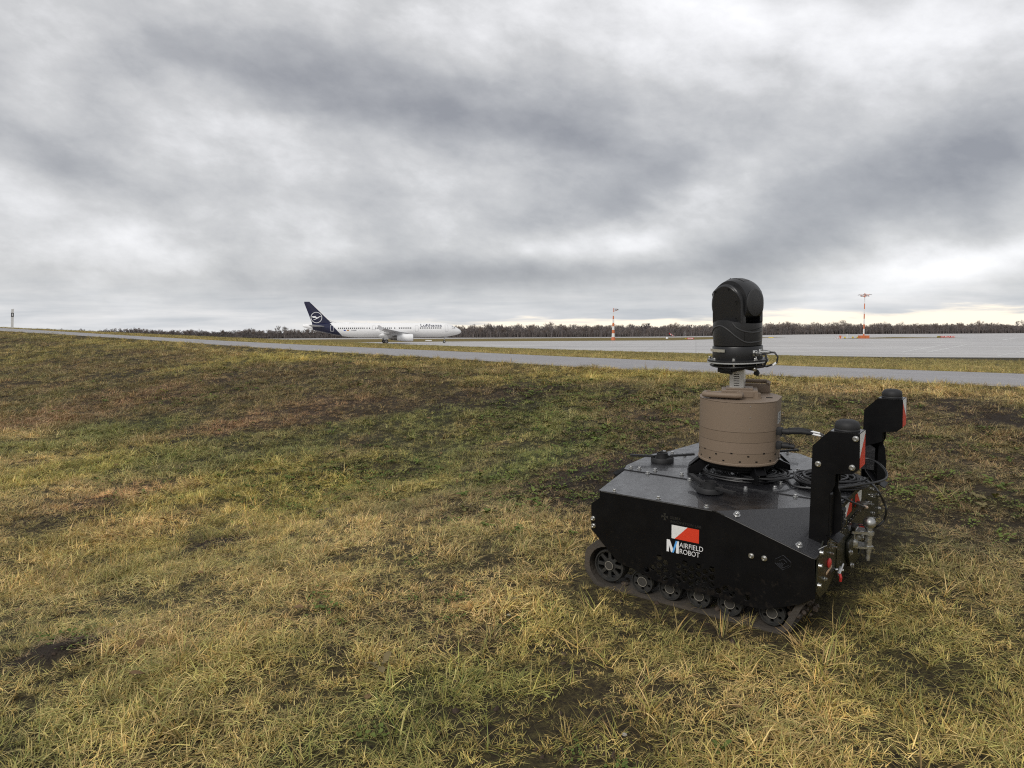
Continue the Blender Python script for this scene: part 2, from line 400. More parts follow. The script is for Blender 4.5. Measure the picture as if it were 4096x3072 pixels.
# colour patches seen on the slope: photo x, y, half-width, half-height (photo px), colour, strength
PATCH = [(1080, 1690, 330, 80, RUST, .85), (330, 1640, 260, 55, RUST, .8), (820, 1560, 300, 60, BROWN, .55), (1500, 1600, 400, 90, BROWN, .4),
         (1860, 1715, 110, 35, ORNG, .8), (2030, 1760, 120, 45, ORNG, .9), (2420, 1900, 230, 90, SOIL, .6), (2180, 1960, 180, 40, SOIL, .6),
         (2000, 1590, 200, 40, SOIL, .6), (1950, 1560, 300, 60, BROWN, .6), (2500, 1740, 300, 90, BROWN, .7), (3900, 1650, 200, 60, SOIL, .65), (3600, 1620, 300, 60, BROWN, .6),
         (3700, 1900, 300, 150, BROWN, .35), (3850, 2200, 300, 200, BROWN, .3), (3560, 1700, 160, 130, BROWN, .5),
         (1750, 1850, 400, 90, GREEN, .55), (1000, 1800, 600, 70, GREEN, .5), (400, 1740, 300, 50, GREEN, .55), (1950, 1700, 330, 120, GREEN, .5), (600, 1830, 250, 40, GREEN, .5), (2150, 1850, 160, 60, GREEN, .8),
         (1000, 1960, 480, 90, YELL, .85), (250, 1870, 300, 60, YELL, .6), (1100, 2060, 500, 60, YELL, .6), (450, 1990, 190, 45, ORNG, .9), (620, 2090, 260, 55, ORNG, .45),
         (200, 2080, 260, 70, BROWN, .5), (400, 1380, 500, 30, YELL, .3), (1250, 1420, 450, 20, YELL, .7), (2300, 1510, 500, 22, YELL, .55), (3500, 1560, 700, 22, STRAW, .55),
         (860, 2185, 90, 25, SOIL, .9), (240, 2615, 90, 28, SOIL, .8), (1560, 2200, 500, 160, STRAW, .35), (1700, 2480, 380, 130, STRAW, .5), (2000, 2350, 300, 80, STRAW, .35), (2680, 2750, 90, 40, SOIL, .5),
         (1700, 2800, 320, 110, GREEN, .65), (300, 2900, 500, 150, GREEN, .3), (1250, 2950, 250, 80, GREEN, .45), (2100, 2850, 300, 150, YELL, .35), (2900, 2850, 500, 180, STRAW, .35),
         (3700, 2600, 500, 200, OLIVE, .5), (2800, 2950, 350, 90, OLIVE, .5), (900, 2500, 300, 90, STRAW, .3), (2050, 2180, 300, 60, DULL, .5), (500, 2250, 350, 60, OLIVE, .4), (2900, 2550, 300, 70, BROWN, .4)]
PW = []
for bx, by, sx, sy, col, amt in PATCH:
    c0 = hit_ground(bx, by); c1 = hit_ground(bx + sx, by); c2 = hit_ground(bx, by - sy)
    ax = (c1 - c0).xy; ay = (c2 - c0).xy
    PW.append((c0.xy, ax / ax.length_squared, ay / ay.length_squared, col, amt, max(ax.length, ay.length) * 2.2))
def tint(x, y, s, p):
    a = rot_noise(x, y, .55, 1); b = rot_noise(x, y, 1.6, 2); c = rot_noise(x, y, .22, 3); e2 = rot_noise(x, y, 4.5, 4)
    col = lerp3(OLIVE, DULL, .6 + .9 * a)
    col = lerp3(col, STRAW, .22 + .55 * b + .4 * c)
    ft = 3.5 + .18 * a + .22 * b + max(0, (3 - s)) * .35
    bk = max(0, min(1, (p - ft) / .5)) * max(0, min(1, (9.3 - p) / .6))
    col = lerp3(col, tuple(1.05 * k_ for k_ in lerp3(DULL, BROWN, .55 + b)), .80 * bk)
    if p < ft: col = tuple(1.12 * k_ for k_ in lerp3(col, lerp3(YELL, STRAW, .5 + c), .38))
    if p > 9.2: col = lerp3(col, (.20, .165, .065), .55 + .3 * a)
    if p > 15: col = lerp3(col, (.135, .118, .050), min(.9, (p - 15) / 8))
    soil = 0.0
    for c0, ax, ay, cc, amt, rad in PW:
        dx, dy = x - c0.x, y - c0.y
        if abs(dx) > rad or abs(dy) > rad: continue
        u = dx * ax.x + dy * ax.y; v = dx * ay.x + dy * ay.y
        q = math.sqrt(u * u + v * v) + .55 * b + .35 * e2
        w = max(0, min(1, (1.25 - q) / .6)) * amt
        col = lerp3(col, cc, w)
        if cc is SOIL: soil = max(soil, w)
    if a < -.36 and b < -.1: soil = max(soil, min(.4, (-.36 - a) * 3))
    g = 1 + .30 * e2 + .18 * rot_noise(x, y, 9, 5)
    return tuple(max(0, k * g) for k in col), soil
MOLE = [(hit_ground(240, 2635).xy, .12, .065), (hit_ground(470, 2590).xy, .12, .03), (hit_ground(2690, 2770).xy, .12, .03), (hit_ground(870, 2190).xy, .14, .03), (hit_ground(3250, 2620).xy, .2, .02)]
TALLS = [(hit_ground(a, b).xy, r_) for a, b, r_ in ((2000, 2830, .30), (2180, 2660, .28), (900, 2150, .35), (1250, 2060, .45), (3750, 2900, .35), (2700, 2960, .22), (420, 2270, .3), (2480, 2900, .2), (1500, 2900, .25), (1050, 1960, .5), (3300, 2550, .3), (600, 2750, .25), (120, 2350, .3))]
def micro(x, y, p):
    k = (1.0 if p < 9.9 else .35) 
    hb_ = 1.8 if 4 < p < 9 else 1.0
    z = k * (.018 * rot_noise(x, y, .9, 11) + .018 * hb_ * rot_noise(x, y, 2.6, 12) + .010 * hb_ * rot_noise(x, y, 7, 13))
    for c, r, h in MOLE:
        q = ((x - c.x) ** 2 + (y - c.y) ** 2) / (r * r)
        if q < 6: z += h * math.exp(-q)
    return z
def steps(a, segs):
    out = [a]
    for end, st in segs:
        while out[-1] < end - 1e-6: out.append(min(end, out[-1] + st))
    return out
ROBOT_P = EYE + Vector((1.173, 3.759, -1.224))
RX = Vector((.804, -.594, -.033)).normalized(); RZ = Vector((-.010, -.070, .998)).normalized(); RY = RZ.cross(RX).normalized(); RX = RY.cross(RZ)
RMAT = Matrix(((RX.x, RY.x, RZ.x, ROBOT_P.x), (RX.y, RY.y, RZ.y, ROBOT_P.y), (RX.z, RY.z, RZ.z, ROBOT_P.z + .014), (0, 0, 0, 1)))
RINV = RMAT.inverted()
def grid_mesh(name, ss, ps, zf, edge_fix=True):
    verts = []; cols = []; dens = []; siz = []; weed = []; tall = []; clod = []; leaf = []
    for s in ss:
        for p0 in ps:
            p = p0(s) if callable(p0) else p0
            q = sp2xy(s, p); x, y = q
            mk = micro(x, y, p)
            if edge_fix: mk *= min(1, abs(p - P_NEAR) / .4)
            z = zf(s, p) + mk
            tn, soil = tint(x, y, s, p)
            lp = RINV @ Vector((x, y, z))
            under = -.60 < lp.x < .56 and -.63 < lp.y < .66
            if -.75 < lp.x < .7 and -.75 < lp.y < .8:      # ground pressed flat under the tracks
                pl = RMAT @ Vector((lp.x, lp.y, -.020)); z = pl.z + .35 * mk * (0 if under else 1)
            verts.append((x, y, z)); cols.append(tn + (soil,))
            dist = math.hypot(x, y); az = math.degrees(math.atan2(x, max(.01, y)))
            vis = 1.0 if abs(az) < 40 and y > 1.0 else (.35 if abs(az) < 62 and y > .3 else 0.0)
            d = 430 if dist < 5 else 430 * (5 / dist) ** 1.1
            if p > 16: d *= max(0.0, .8 - (p - 16) / 40)
            d *= vis * (1 - .92 * soil)
            if math.hypot(x - MOLE[0][0].x, y - MOLE[0][0].y) < .12: d *= .06; tn = SOIL; soil = 1.0; cols[-1] = (.12, .095, .075, 1.0)
            if under: d = 0
            if -.72 < lp.x < .62 and -.80 < lp.y < .84: d *= .7
            dens.append(d); siz.append(min(2.0, max(1.0, (dist / 5) ** .6)) * (.72 if 4.5 < p < 9 else 1.0) * (.62 if p > 9.2 and dist > 12 else 1.0) * .74 * (.5 if -.72 < lp.x < .62 and -.86 < lp.y < .9 else 1.0) * (1 - .35 * soil))
            wv = 0.0
            if 3.5 < p < 9.5: wv = max(0, rot_noise(x, y, .9, 21) + .25) * 85 * (1 if -1 < s < 6 else .35)
            elif p < 3.5: wv = max(0, rot_noise(x, y, .9, 21) - .05) * 16
            clod.append(soil * 260 * vis if dist < 11 and not under else 0); leaf.append(0 if under or dist > 9 else 1.6 * vis)
            weed.append(0 if under or dist > 16 else wv * vis)
            tv = max(0, rot_noise(x, y, 1.1, 31) + .04) * 46 if p < 4.5 else (14 if 9.1 < p < 10.2 or 13.6 < p < 15.5 else 4)
            for c_, r_ in TALLS:
                q_ = ((x - c_.x) ** 2 + (y - c_.y) ** 2) / (r_ * r_)
                if q_ < 5: tv += 75 * math.exp(-q_)
            tall.append(0 if under or dist > 40 else tv * vis * (.5 if dist > 15 else 1))
    n = len(ps); faces = []
    for i in range(len(ss) - 1):
        for j in range(n - 1):
            a = i * n + j; faces.append((a, a + n, a + n + 1, a + 1))
    me = bpy.data.meshes.new(name); me.from_pydata(verts, [], faces)
    for p_ in me.polygons: p_.use_smooth = True
    at = me.attributes.new('tint', 'FLOAT_COLOR', 'POINT')
    flat = [k for c in cols for k in c]; at.data.foreach_set('color', flat)
    for nm, arr in (('dens', dens), ('siz', siz), ('weed', weed), ('tall', tall), ('clod', clod), ('leaf', leaf)):
        a_ = me.attributes.new(nm, 'FLOAT', 'POINT'); a_.data.foreach_set('value', arr)
    if me.polygons[0].normal.z < 0: me.flip_normals()
    return me
ss = steps(-30, [(-6, 1.0), (0, .22), (9, .13), (16, .22), (34, .5), (100, 2)])
ps = steps(-8, [(-1, .4), (5, .13), (9.2, .18), (10.15, .12)])
near_me = grid_mesh('ground_near', ss, ps, z_ground)
ss2 = steps(-45, [(-4, 2), (34, .4), (60, 1.2), (120, 4)])
def far_p(f): return lambda s: 20 + f * ((84.66 - .311 * s) / .948 - 20)
ps2 = [13.65, 13.8, 14.0, 14.3, 14.7, 15.1, 15.6, 16.1, 16.8, 17.6, 18.7, 20] + [far_p(k / 14) for k in range(1, 15)]
verge_me = grid_mesh('verge', ss2, ps2, z_ground, False)

def ground_mat():
    m = bpy.data.materials.new('thatch_and_soil'); m.use_nodes = True; t = m.node_tree; bs = t.nodes['Principled BSDF']
    at = t.nodes.new('ShaderNodeAttribute'); at.attribute_name = 'tint'
    g = t.nodes.new('ShaderNodeNewGeometry')
    def nz(sc, det=6, rg=.65):
        n = t.nodes.new('ShaderNodeTexNoise'); n.inputs['Scale'].default_value = sc; n.inputs['Detail'].default_value = det; n.inputs['Roughness'].default_value = rg
        t.links.new(g.outputs['Position'], n.inputs['Vector']); return n.outputs['Fac']
    def mix(f, a, b, bl='MIX'):
        n = t.nodes.new('ShaderNodeMix'); n.data_type = 'RGBA'; n.blend_type = bl
        for i, v in ((0, f), (6, a), (7, b)):
            if isinstance(v, (float, int, tuple)): n.inputs[i].default_value = v
            else: t.links.new(v, n.inputs[i])
        return n.outputs[2]
    r = t.nodes.new('ShaderNodeMapRange'); t.links.new(nz(38), r.inputs[0]); r.inputs[1].default_value = .35; r.inputs[2].default_value = .68
    c = mix(r.outputs[0], (.036, .028, .020, 1), at.outputs['Color'])
    c = mix(at.outputs['Alpha'], c, mix(nz(60), (.030, .022, .018, 1), (.085, .064, .050, 1)))
    v = t.nodes.new('ShaderNodeMapRange'); t.links.new(nz(150, 3), v.inputs[0]); v.inputs[1].default_value = .3; v.inputs[2].default_value = .7; v.inputs[3].default_value = .55; v.inputs[4].default_value = 1.3
    c = mix(1.0, c, v.outputs[0], 'MULTIPLY')
    c = mix(1.0, c, (.62, .60, .58, 1), 'MULTIPLY')
    t.links.new(c, bs.inputs['Base Color']); bs.inputs['Roughness'].default_value = .9; bs.inputs['Specular IOR Level'].default_value = .2
    bp = t.nodes.new('ShaderNodeBump'); bp.inputs['Strength'].default_value = .9; bp.inputs['Distance'].default_value = .03
    t.links.new(nz(45, 6), bp.inputs['Height']); t.links.new(bp.outputs[0], bs.inputs['Normal'])
    return m
m_ground = ground_mat()
tag(link('ground', near_me, m_ground), kind='structure')
tag(link('verge_ground', verge_me, m_ground), kind='structure')

# service road
def road_mat():
    m = mat('wet_asphalt', (.26, .25, .255), .50, spec=.55, var=.16, vscale=1.3, bump=.45, bscale=170, rvar=.12, dirt=(.34, .33, .325), dirt_amt=.5, dscale=1.1)
    return m
rs = steps(-45, [(0, 1.5), (34, .5), (110, 3)])
rv = []; rf = []
PP = [P_NEAR - .03, P_NEAR + .06, 10.9, 11.9, 12.9, P_FAR - .06, P_FAR + .03]
for s in rs:
    jn, jf = .05 * mn.noise(Vector((s * 1.7, 0, 5))) + .02 * mn.noise(Vector((s * 6, 0, 5))), .05 * mn.noise(Vector((s * 1.7, 9, 5)))
    for j, p in enumerate(PP):
        pj = p + (jn if j < 2 else (jf if j > 4 else 0)); q = sp2xy(s, pj)
        z = z_ground(s, min(max(p, P_NEAR + .001), P_FAR)) + (.018 if 0 < j < 6 else -.03) + .012 * (1 - ((p - 11.9) / 1.75) ** 2)
        rv.append((q.x, q.y, z))
for i in range(len(rs) - 1):
    for j in range(6):
        a = i * 7 + j; rf.append((a, a + 7, a + 8, a + 1))
rme = bpy.data.meshes.new('road'); rme.from_pydata(rv, [], rf)
for p_ in rme.polygons: p_.use_smooth = True
if rme.polygons[0].normal.z < 0: rme.flip_normals()
tag(link('service_road', rme, road_mat()), kind='structure')

# ------------------------------------------------------------------ airfield plain
def at0(px, py, z=0.0):
    d = ray(px, py); t = (z - EYE.z) / d.z; q = EYE + d * t; return Vector((q.x, q.y, z))
def depth_at(px, y):     # point on the vertical line of photo column px at distance y (on the plain)
    d = ray(px, 1340); return Vector((d.x / d.y * y, y, 0))
m_field = mat('dry_field', (.150, .122, .050), .95, spec=.1, var=.35, vscale=.02, bump=0)
m_infield = mat('olive_brown_infield', (.165, .128, .046), .95, spec=.1, var=.22, vscale=.05)
m_farfield = mat('dark_far_field', (.060, .052, .040), .95, spec=.1, var=.3, vscale=.01)
fieldb = B(); fieldb.poly([(-3300, -60, -.10), (3300, -60, -.10), (3300, 4400, -.10), (-3300, 4400, -.10)])
tag(fieldb.make('field', m_farfield), kind='structure')
# shoulder between verge and apron
def apron_mat():
    m = bpy.data.materials.new('wet_concrete'); m.use_nodes = True; t = m.node_tree; bs = t.nodes['Principled BSDF']
    g = t.nodes.new('ShaderNodeNewGeometry')
    mp = t.nodes.new('ShaderNodeMapping'); t.links.new(g.outputs['Position'], mp.inputs[0]); mp.inputs['Rotation'].default_value = (0, 0, R(14))
    def nz(sc, det=5, vec=None, rg=.6):
        n = t.nodes.new('ShaderNodeTexNoise'); n.inputs['Scale'].default_value = sc; n.inputs['Detail'].default_value = det; n.inputs['Roughness'].default_value = rg
        t.links.new(vec or mp.outputs[0], n.inputs['Vector']); return n.outputs['Fac']
    br = t.nodes.new('ShaderNodeTexBrick'); t.links.new(mp.outputs[0], br.inputs['Vector'])
    br.offset = 0; br.inputs['Scale'].default_value = 1; br.inputs['Brick Width'].default_value = 7.5; br.inputs['Row Height'].default_value = 7.5; br.inputs['Mortar Size'].default_value = .12
    br.inputs['Color1'].default_value = (.40, .385, .375, 1); br.inputs['Color2'].default_value = (.46, .445, .43, 1); br.inputs['Mortar'].default_value = (.36, .345, .335, 1)
    m2 = t.nodes.new('ShaderNodeMapping'); t.links.new(mp.outputs[0], m2.inputs[0]); m2.inputs['Scale'].default_value = (.25, 1, 1)
    r = t.nodes.new('ShaderNodeMapRange'); t.links.new(nz(.06, 6, m2.outputs[0]), r.inputs[0]); r.inputs[1].default_value = .35; r.inputs[2].default_value = .65; r.inputs[3].default_value = .84; r.inputs[4].default_value = 1.08
    mx_ = t.nodes.new('ShaderNodeMix'); mx_.data_type = 'RGBA'; mx_.blend_type = 'MULTIPLY'; mx_.inputs[0].default_value = 1
    t.links.new(br.outputs['Color'], mx_.inputs[6]); t.links.new(r.outputs[0], mx_.inputs[7]); t.links.new(mx_.outputs[2], bs.inputs['Base Color'])
    r2 = t.nodes.new('ShaderNodeMapRange'); t.links.new(nz(.09, 5, m2.outputs[0]), r2.inputs[0]); r2.inputs[1].default_value = .3; r2.inputs[2].default_value = .7; r2.inputs[3].default_value = .32; r2.inputs[4].default_value = .6
    t.links.new(r2.outputs[0], bs.inputs['Roughness']); bs.inputs['Specular IOR Level'].default_value = .55
    return m
m_apron = apron_mat()
eN = Vector((.335, .94)).normalized()
def edge_pt(x): return (84.66 - .335 * x) / .94
L1 = at0(1208, 1353.5); L2 = at0(3300, 1337); L3 = at0(4096, 1332.6)
def ext(a, b, k): return a + (b - a) * k
farL = ext(L1, L2, -.9); farR = ext(L2, L3, 3.0)
ap = B(); ap.poly([(-500, edge_pt(-500) + 0, 0), (-60, edge_pt(-60), 0), (8, edge_pt(8), 0), (200, edge_pt(200), 0), (600, 60, 0), (farR.x, farR.y, 0), (L3.x, L3.y, 0), (L2.x, L2.y, 0), (L1.x, L1.y, 0), (farL.x, farL.y, 0)])
tag(ap.make('apron', m_apron), kind='structure')
def flat(name, pix, m, z, kind='structure', extra=None):
    pts = [at0(a, b) for a, b in pix]; b_ = B(); b_.poly([(q.x, q.y, z) for q in pts]); return tag(b_.make(name, m), kind=kind)
flat('infield', [(-400, 1378), (700, 1374), (1404, 1370), (1800, 1366.2), (2700, 1361.3), (2860, 1357), (3010, 1353.5), (3144, 1350.3), (2990, 1348.6), (2860, 1348), (2700, 1350), (1800, 1355), (1208, 1357.8), (600, 1361.5), (-400, 1367.5)], m_infield, .012)
flat('infield_islet', [(3330, 1354.2), (3480, 1354.2), (3620, 1353.2), (3750, 1352.3), (3870, 1352), (3800, 1350.7), (3700, 1349.6), (3580, 1348.2), (3500, 1350), (3420, 1351.5)], m_infield, .012)
m_mark = mat('faded_white_marking', (.60, .60, .58), .5, var=.1, vscale=2)
def strip(px0, px1, w):
    a, c = at0(*px0), at0(*px1); d = (c - a).normalized(); nrm = Vector((-d.y, d.x, 0)) * w / 2
    b_ = B(); b_.poly([a - nrm + Vector((0, 0, .008)), c - nrm + Vector((0, 0, .008)), c + nrm + Vector((0, 0, .008)), a + nrm + Vector((0, 0, .008))])
    return tag(b_.make('apron_marking', m_mark), kind='structure')
for a, c, w in [((3560, 1390.5), (3655, 1390.5), .35), ((3740, 1390.8), (4200, 1391.2), .35), ((3600, 1411), (4200, 1412), .25), ((3600, 1410), (3779, 1379), .35), ((3706, 1410), (3866, 1379), .35),
                ((4010, 1359), (4054, 1354.5), 1.2), ((3990, 1424), (4110, 1404), .25)]:
    strip(a, c, w)

# distant rising ground
m_hill = mat('hazed_wooded_hills', (.060, .064, .074), .95, spec=.05, var=.25, vscale=.004)  # bluish grey puts the distance haze into the hill colour
hv = []; hf = []
for i in range(121):
    x = -1900 + i * 32; base = 1900
    px = 2048 + FPX * x / base
    prof = 9 + 6.0 * math.exp(-((px - 2480) / 330) ** 2) + 7 * math.exp(-((px - 3960) / 280) ** 2) + 5 * math.exp(-((px - 3700) / 110) ** 2) + 3 * math.exp(-((px - 3000) / 300) ** 2) + 2 * mn.noise(Vector((x * .004, 1, 1))) + 1.2 * mn.noise(Vector((x * .02, 3, 1)))
    if px < 1300: prof -= 3.5
    for j, (yy, k) in enumerate(((base - 300, 0), (base - 120, .7), (base, 1), (base + 500, 1.0), (base + 1500, 0))):
        hv.append((x * (yy / base), yy, -1 + (prof + 1) * k * (1 + .06 * mn.noise(Vector((x * .05, j, 2))))))
for i in range(120):
    for j in range(4):
        a = i * 5 + j; hf.append((a, a + 5, a + 6, a + 1))
hme = bpy.data.meshes.new('hills'); hme.from_pydata(hv, [], hf)
tag(link('hills', hme, m_hill), kind='structure')

# ------------------------------------------------------------------ geometry-nodes scatter
def scatter_obj(name, base_me, coll, dens_attr, k, siz_attr, smin, smax, tilt, material=None, seed=0, label=None, cat=None):
    o = link(name, base_me.copy(), None); 
    ng = bpy.data.node_groups.new(name, 'GeometryNodeTree')
    ng.interface.new_socket('Geometry', in_out='INPUT', socket_type='NodeSocketGeometry'); ng.interface.new_socket('Geometry', in_out='OUTPUT', socket_type='NodeSocketGeometry')
    n = ng.nodes; l = ng.links
    gi = n.new('NodeGroupInput'); go = n.new('NodeGroupOutput')
    def attr(nm):
        a = n.new('GeometryNodeInputNamedAttribute'); a.data_type = 'FLOAT'; a.inputs['Name'].default_value = nm; return a.outputs['Attribute']
    def math_(op, a, b):
        m_ = n.new('ShaderNodeMath'); m_.operation = op
        for i, v in ((0, a), (1, b)):
            if isinstance(v, (int, float)): m_.inputs[i].default_value = v
            else: l.new(v, m_.inputs[i])
        return m_.outputs[0]
    ds = n.new('GeometryNodeDistributePointsOnFaces'); ds.distribute_method = 'RANDOM'; ds.inputs['Seed'].default_value = seed
    pos = n.new('GeometryNodeInputPosition')
    def gnoise(sc, lo, hi, a, b_2, off=0.0):
        t_ = n.new('ShaderNodeTexNoise'); t_.noise_dimensions = '4D'; t_.inputs['W'].default_value = off; t_.inputs['Scale'].default_value = sc; t_.inputs['Detail'].default_value = 2; l.new(pos.outputs[0], t_.inputs['Vector'])
        r_ = n.new('ShaderNodeMapRange'); l.new(t_.outputs[0], r_.inputs[0])
        for i, v in enumerate((lo, hi, a, b_2)): r_.inputs[i + 1].default_value = v
        return r_.outputs[0]
    l.new(gi.outputs[0], ds.inputs['Mesh']); l.new(math_('MULTIPLY', math_('MULTIPLY', attr(dens_attr), k), gnoise(5.5, .38, .62, .25, 1.75, 1.0)), ds.inputs['Density'])
    ci = n.new('GeometryNodeCollectionInfo'); ci.inputs['Collection'].default_value = coll; ci.inputs['Separate Children'].default_value = True; ci.inputs['Reset Children'].default_value = True
    ip = n.new('GeometryNodeInstanceOnPoints'); ip.inputs['Pick Instance'].default_value = True
    l.new(ds.outputs['Points'], ip.inputs['Points']); l.new(ci.outputs[0], ip.inputs['Instance'])
    rv_ = n.new('FunctionNodeRandomValue'); rv_.data_type = 'FLOAT_VECTOR'; rv_.inputs[0].default_value = (-tilt, -tilt, 0); rv_.inputs[1].default_value = (tilt, tilt, 6.2832); rv_.inputs['Seed'].default_value = seed + 3
    l.new(rv_.outputs[0], ip.inputs['Rotation'])
    rs_ = n.new('FunctionNodeRandomValue'); rs_.data_type = 'FLOAT'; rs_.inputs[2].default_value = smin; rs_.inputs[3].default_value = smax; rs_.inputs['Seed'].default_value = seed + 5
    scl = rs_.outputs[1]
    if siz_attr: scl = math_('MULTIPLY', math_('MULTIPLY', scl, attr(siz_attr)), gnoise(2.2, .35, .65, .62, 1.38, 7.0))
    l.new(scl, ip.inputs['Scale'])
    l.new(ip.outputs[0], go.inputs[0])
    md = o.modifiers.new('scatter', 'NODES'); md.node_group = ng
    tag(o, label, cat, kind='stuff')
    return o
def hidden_coll(name, meshes, m):
    c = bpy.data.collections.new(name)
    for i, me in enumerate(meshes):
        if not me.materials: me.materials.append(m)
        c.objects.link(bpy.data.objects.new(f'{name}_{i:02d}', me))
    return c
def blade_mat(name, wramp=.62, transl=.16, greenf=.28):
    m = bpy.data.materials.new(name); m.use_nodes = True; t = m.node_tree; bs = t.nodes['Principled BSDF']
    at = t.nodes.new('ShaderNodeAttribute'); at.attribute_type = 'INSTANCER'; at.attribute_name = 'tint'
    bl = t.nodes.new('ShaderNodeAttribute'); bl.attribute_name = 'bl'
    oi = t.nodes.new('ShaderNodeObjectInfo')
    def mix(f, a, b, bt='MIX'):
        n = t.nodes.new('ShaderNodeMix'); n.data_type = 'RGBA'; n.blend_type = bt
        for i, v in ((0, f), (6, a), (7, b)):
            if isinstance(v, (float, int, tuple)): n.inputs[i].default_value = v
            else: t.links.new(v, n.inputs[i])
        return n.outputs[2]
    def mr(x, a, b, c=0., d=1.):
        n = t.nodes.new('ShaderNodeMapRange'); t.links.new(x, n.inputs[0])
        for i, v in enumerate((a, b, c, d)): n.inputs[i + 1].default_value = v
        return n.outputs[0]
    ramp = t.nodes.new('ShaderNodeValToRGB'); t.links.new(bl.outputs['Fac'], ramp.inputs[0]); ramp.color_ramp.interpolation = 'CONSTANT'
    els = ramp.color_ramp.elements
    els[0].position = 0; els[0].color = (.11, .16, .045, 1); els[1].position = .93; els[1].color = (.55, .36, .12, 1)
    for pos, c in ((.15, (.21, .235, .065, 1)), (.32, (.40, .36, .11, 1)), (.48, (.60, .49, .25, 1)), (.62, (.40, .29, .14, 1)), (.78, (.13, .085, .050, 1))):
        e_ = els.new(pos); e_.color = c
    rk = mix(1.0, ramp.outputs[0], mix(.62, (1, 1, 1, 1), mix(1.0, at.outputs['Color'], (7.2, 7.1, 14.5, 1), 'MULTIPLY')), 'MULTIPLY')
    c = mix(wramp, mix(1.0, at.outputs['Color'], (3.35, 3.2, 2.9, 1), 'MULTIPLY'), rk)
    ng = t.nodes.new('ShaderNodeTexNoise'); g = t.nodes.new('ShaderNodeNewGeometry'); t.links.new(g.outputs['Position'], ng.inputs['Vector']); ng.inputs['Scale'].default_value = 2.4; ng.inputs['Detail'].default_value = 4
    c = mix(mr(ng.outputs['Fac'], .46, .64, 0, greenf), c, (.15, .20, .055, 1))
    c = mix(1.0, c, mr(oi.outputs['Random'], 0, 1, .52, 1.42), 'MULTIPLY')
    t.links.new(c, bs.inputs['Base Color']); bs.inputs['Roughness'].default_value = .62; bs.inputs['Specular IOR Level'].default_value = .3
    tr = t.nodes.new('ShaderNodeBsdfTranslucent'); t.links.new(c, tr.inputs[0])
    ms = t.nodes.new('ShaderNodeMixShader'); ms.inputs[0].default_value = transl
    t.links.new(bs.outputs[0], ms.inputs[1]); t.links.new(tr.outputs[0], ms.inputs[2]); t.links.new(ms.outputs[0], t.nodes['Material Output'].inputs[0])
    return m
def tuft_mesh(name, n, r0, lmin, lmax, wmin, wmax, leanmin, leanmax, curl, seed, zb=.0, seg=3, comb=0.0):
    rnd = random.Random(seed); vs = []; fs = []; bl = []
    ca = rnd.random() * 6.28
    for i in range(n):
        rr = r0 * math.sqrt(rnd.random()); a0 = rnd.random() * 6.2832; base = Vector((rr * math.cos(a0), rr * math.sin(a0), rnd.random() * zb - .006))
        az = rnd.random() * 6.2832 if rnd.random() > comb else ca + rnd.gauss(0, .4)
        lean = R(rnd.uniform(leanmin, leanmax)); L = rnd.uniform(lmin, lmax); w = rnd.uniform(wmin, wmax)
        d = Vector((math.cos(az), math.sin(az), 0)); sd_ = Vector((-d.y, d.x, 0)); tw = rnd.uniform(-.8, .8)
        val = rnd.random(); p = base.copy(); th = lean; k0 = len(vs)
        cr_ = curl * rnd.uniform(.3, 1.2)
        for j in range(seg + 1):
            f = j / seg; ww = w * (1 - f ** 1.6) * .5 + .0001
            side = (sd_ * math.cos(tw) + Vector((0, 0, 1)) * math.sin(tw) * .6)
            if j < seg: vs += [p - side * ww, p + side * ww]; bl += [val, val]
            else: vs.append(p); bl.append(val)
            th = min(R(100), th + cr_ / seg)
            p = p + (d * math.sin(th) + Vector((0, 0, math.cos(th)))) * L / seg
            if p.z < .002: p.z = .002 + rnd.random() * .008
        for j in range(seg - 1):
            a = k0 + 2 * j; fs.append((a, a + 1, a + 3, a + 2))
        a = k0 + 2 * (seg - 1); fs.append((a, a + 1, a + 2))
    me = bpy.data.meshes.new(name); me.from_pydata(vs, [], fs)
    at_ = me.attributes.new('bl', 'FLOAT', 'POINT'); at_.data.foreach_set('value', bl)
    for p_ in me.polygons: p_.use_smooth = True
    return me
def leafy_mesh(name, n, seed, lmin, lmax, wr, spread=.05, flatness=70):
    rnd = random.Random(seed); vs = []; fs = []; bl = []
    for i in range(n):
        az = rnd.random() * 6.2832; L = rnd.uniform(lmin, lmax); w = L * wr * rnd.uniform(.8, 1.2); el_ = R(90 - rnd.uniform(flatness - 25, flatness + 15))
        d = Vector((math.cos(az) * math.cos(el_), math.sin(az) * math.cos(el_), math.sin(el_))); sdv = Vector((-math.sin(az), math.cos(az), rnd.uniform(-.3, .3)))
        b0 = Vector((rnd.gauss(0, spread), rnd.gauss(0, spread), .01 + rnd.random() * .02)); k = len(vs); v = rnd.random() * .5
        prof = [(0, .12), (.3, .75), (.6, 1.0), (.85, .7), (1.0, .1)]
        for f, q in prof:
            c = b0 + d * (L * f) + Vector((0, 0, -.35 * L * f * f))
            vs += [c - sdv * w * q * .5 + Vector((0, 0, .12 * w)), c, c + sdv * w * q * .5 + Vector((0, 0, .12 * w))]; bl += [v, v, v]
        for j in range(4):
            a = k + 3 * j; fs += [(a, a + 1, a + 4, a + 3), (a + 1, a + 2, a + 5, a + 4)]
    me = bpy.data.meshes.new(name); me.from_pydata(vs, [], fs)
    at_ = me.attributes.new('bl', 'FLOAT', 'POINT'); at_.data.foreach_set('value', bl)
    for p_ in me.polygons: p_.use_smooth = True
    return me
m_blade = blade_mat('winter_grass_blades')
m_blade2 = blade_mat('long_grass_blades', .82, .22, .22)
